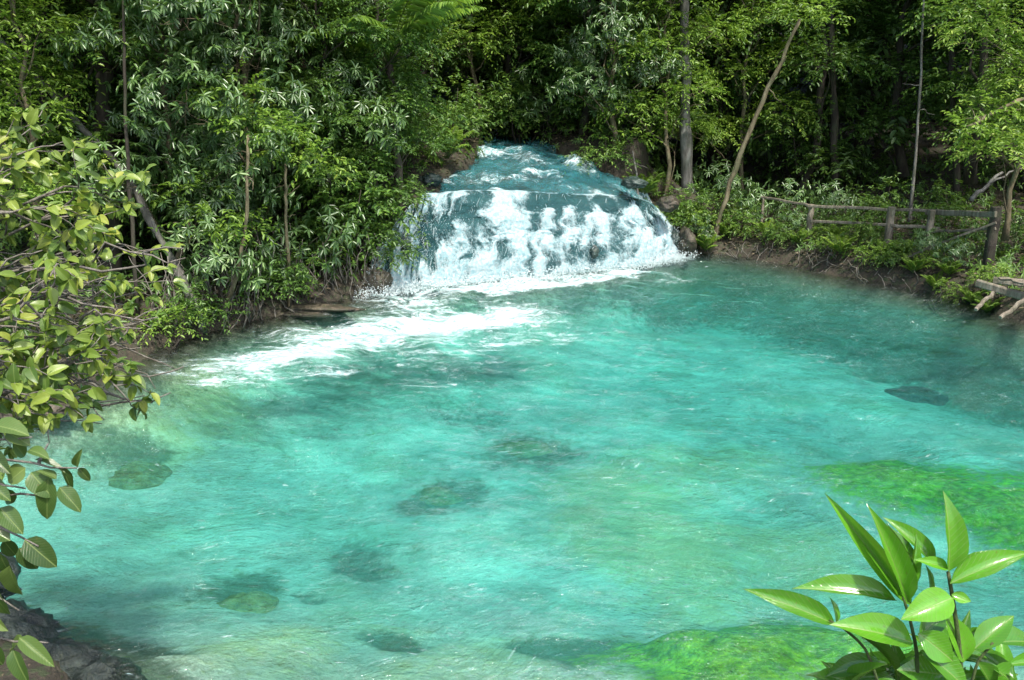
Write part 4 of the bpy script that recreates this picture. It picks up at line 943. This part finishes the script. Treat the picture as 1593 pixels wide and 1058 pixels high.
# bright plant at lower right
plant = empty('glossy_leaved_plant', (1.35, 1.15, tz(1.35, 1.15))); po = np.array(plant.location); b = MB(); lv = Leaves(); Yp = 1.75
def stemp(pts, r0, r1):
    q = np.array([P(*p[:2], p[2] if len(p) > 2 else Yp) for p in pts]); t = np.linspace(0, 1, 12); k = np.linspace(0, 1, len(q))
    c = np.stack([np.interp(t, k, q[:, i]) for i in range(3)], -1); c[1:-1] = (c[:-2]+c[1:-1]*2+c[2:])/4; b.tube(c-po, np.linspace(r0, r1, 12), 7)
g0 = np.array([1.35, 1.15, tz(1.35, 1.15)-.05])
for e in [P(1425,1110,1.72), P(1500,1110,1.74), P(1380,1110,1.7)]: b.tube(wobble(g0, e, 9, .1)-po, np.linspace(.009, .006, 9), 7)
stemp([(1425,1110,1.72),(1428,1020),(1415,960),(1405,930)], .005, .003); stemp([(1500,1110,1.74),(1492,1000),(1482,930),(1475,890)], .006, .004)
stemp([(1380,1110,1.7),(1350,1010),(1310,975),(1290,965)], .004, .0025); stemp([(1500,1110,1.74),(1520,1030),(1545,1000)], .004,.003)
for a, c, wd, n, t, dY in [
    ((1418,942),(1300,783),34,(-.3,-.8,.5),.78,.04), ((1412,938),(1372,800),34,(.1,-1,.35),.70,-.03), ((1455,878),(1388,802),30,(.3,-.8,.5),.55,.06), ((1420,920),(1405,815),26,(.9,-.6,.1),.15,.03),
    ((1475,890),(1488,775),42,(.3,-1,.1),.62,0), ((1478,908),(1600,850),36,(-.2,-.6,.9),.68,-.02), ((1480,905),(1575,842),26,(-.3,-.2,1),.2,.05), ((1400,925),(1440,840),18,(.3,-.9,.1),.6,.0),
    ((1482,930),(1412,958),50,(.1,-.7,.8),1.0,-.08), ((1480,925),(1512,935),18,(0,-.8,.5),.95,-.03), ((1475,885),(1432,868),20,(0,-.7,.8),.9,-.02), ((1395,935),(1245,898),40,(.1,-.5,1),.55,.03),
    ((1300,972),(1172,912),36,(.2,-.7,.6),.35,.02), ((1300,972),(1300,930),16,(.8,-.5,.2),.5,.02), ((1420,1000),(1310,962),52,(.1,-.6,.9),.7,-.04), ((1410,990),(1330,948),30,(0,-.2,1),.3,.06),
    ((1428,985),(1490,1030),46,(-.3,-.7,.7),.6,-.05), ((1500,1030),(1482,955),44,(.3,-.9,.4),.85,0), ((1515,1010),(1578,955),40,(-.2,-.6,.8),.45,.03), ((1432,1012),(1520,1070),50,(.1,-.6,.9),.35,-.06),
    ((1430,990),(1478,945),34,(.3,-.3,.8),.1,.08), ((1330,985),(1420,1035),26,(0,-.2,1),.15,.06), ((1370,1030),(1280,1045),38,(0,-.5,.9),.05,.06), ((1400,1060),(1340,1100),40,(0,-.5,.9),.3,0),
    ((1470,1050),(1405,1040),50,(0,-.7,.7),.35,-.02), ((1550,1000),(1620,990),40,(0,-.4,1),.3,.06), ((1545,1040),(1600,1070),40,(0,-.5,.9),.4,.04), ((1520,1030),(1560,1080),34,(.1,-.7,.6),.2,.02), ((1450,1080),(1520,1110),50,(0,-.6,.8),.5,-.05),
    ((1600,900),(1650,860),30,(0,-.5,.9),.4,.04), ((1445,930),(1452,880),18,(.8,-.4,.1),.3,.02)]:
    p = P(*a, Yp+dY*.4); q = P(*c, Yp+dY); d = q-p; Ln = np.linalg.norm(d); lv.add(p-po, d, np.array(n, float), Ln*1.0, wd*Yp*1.12/F, min(1, t+.12))
for i in range(75):
    cx_, cy_ = random.choice([(1490, 1010), (1400, 1050), (1560, 1040), (1330, 1060), (1470, 1080), (1540, 1090)])
    a_ = random.uniform(0, 6.28); L_px = random.uniform(60, 110); y_ = Yp+random.uniform(.02, .3)
    p = P(cx_+random.uniform(-25, 25), cy_+random.uniform(-15, 25), y_); q = P(cx_+cos(a_)*L_px, cy_+18-abs(sin(a_))*L_px*.7, y_+random.uniform(-.08, .08)); d = q-p
    lv.add(p-po, d, unit(np.array([0, -.5, .8])+rdir(1)[0]*.45), np.linalg.norm(d), random.uniform(22, 34)*y_/F, random.uniform(.1, .8))
b.build('stem', STEM_M, plant); lv.build('leaves', LM['bright'], plant, T_LANCE)
tag(plant, 'bright glossy green plant with long leaves in the lower right corner', 'plant')
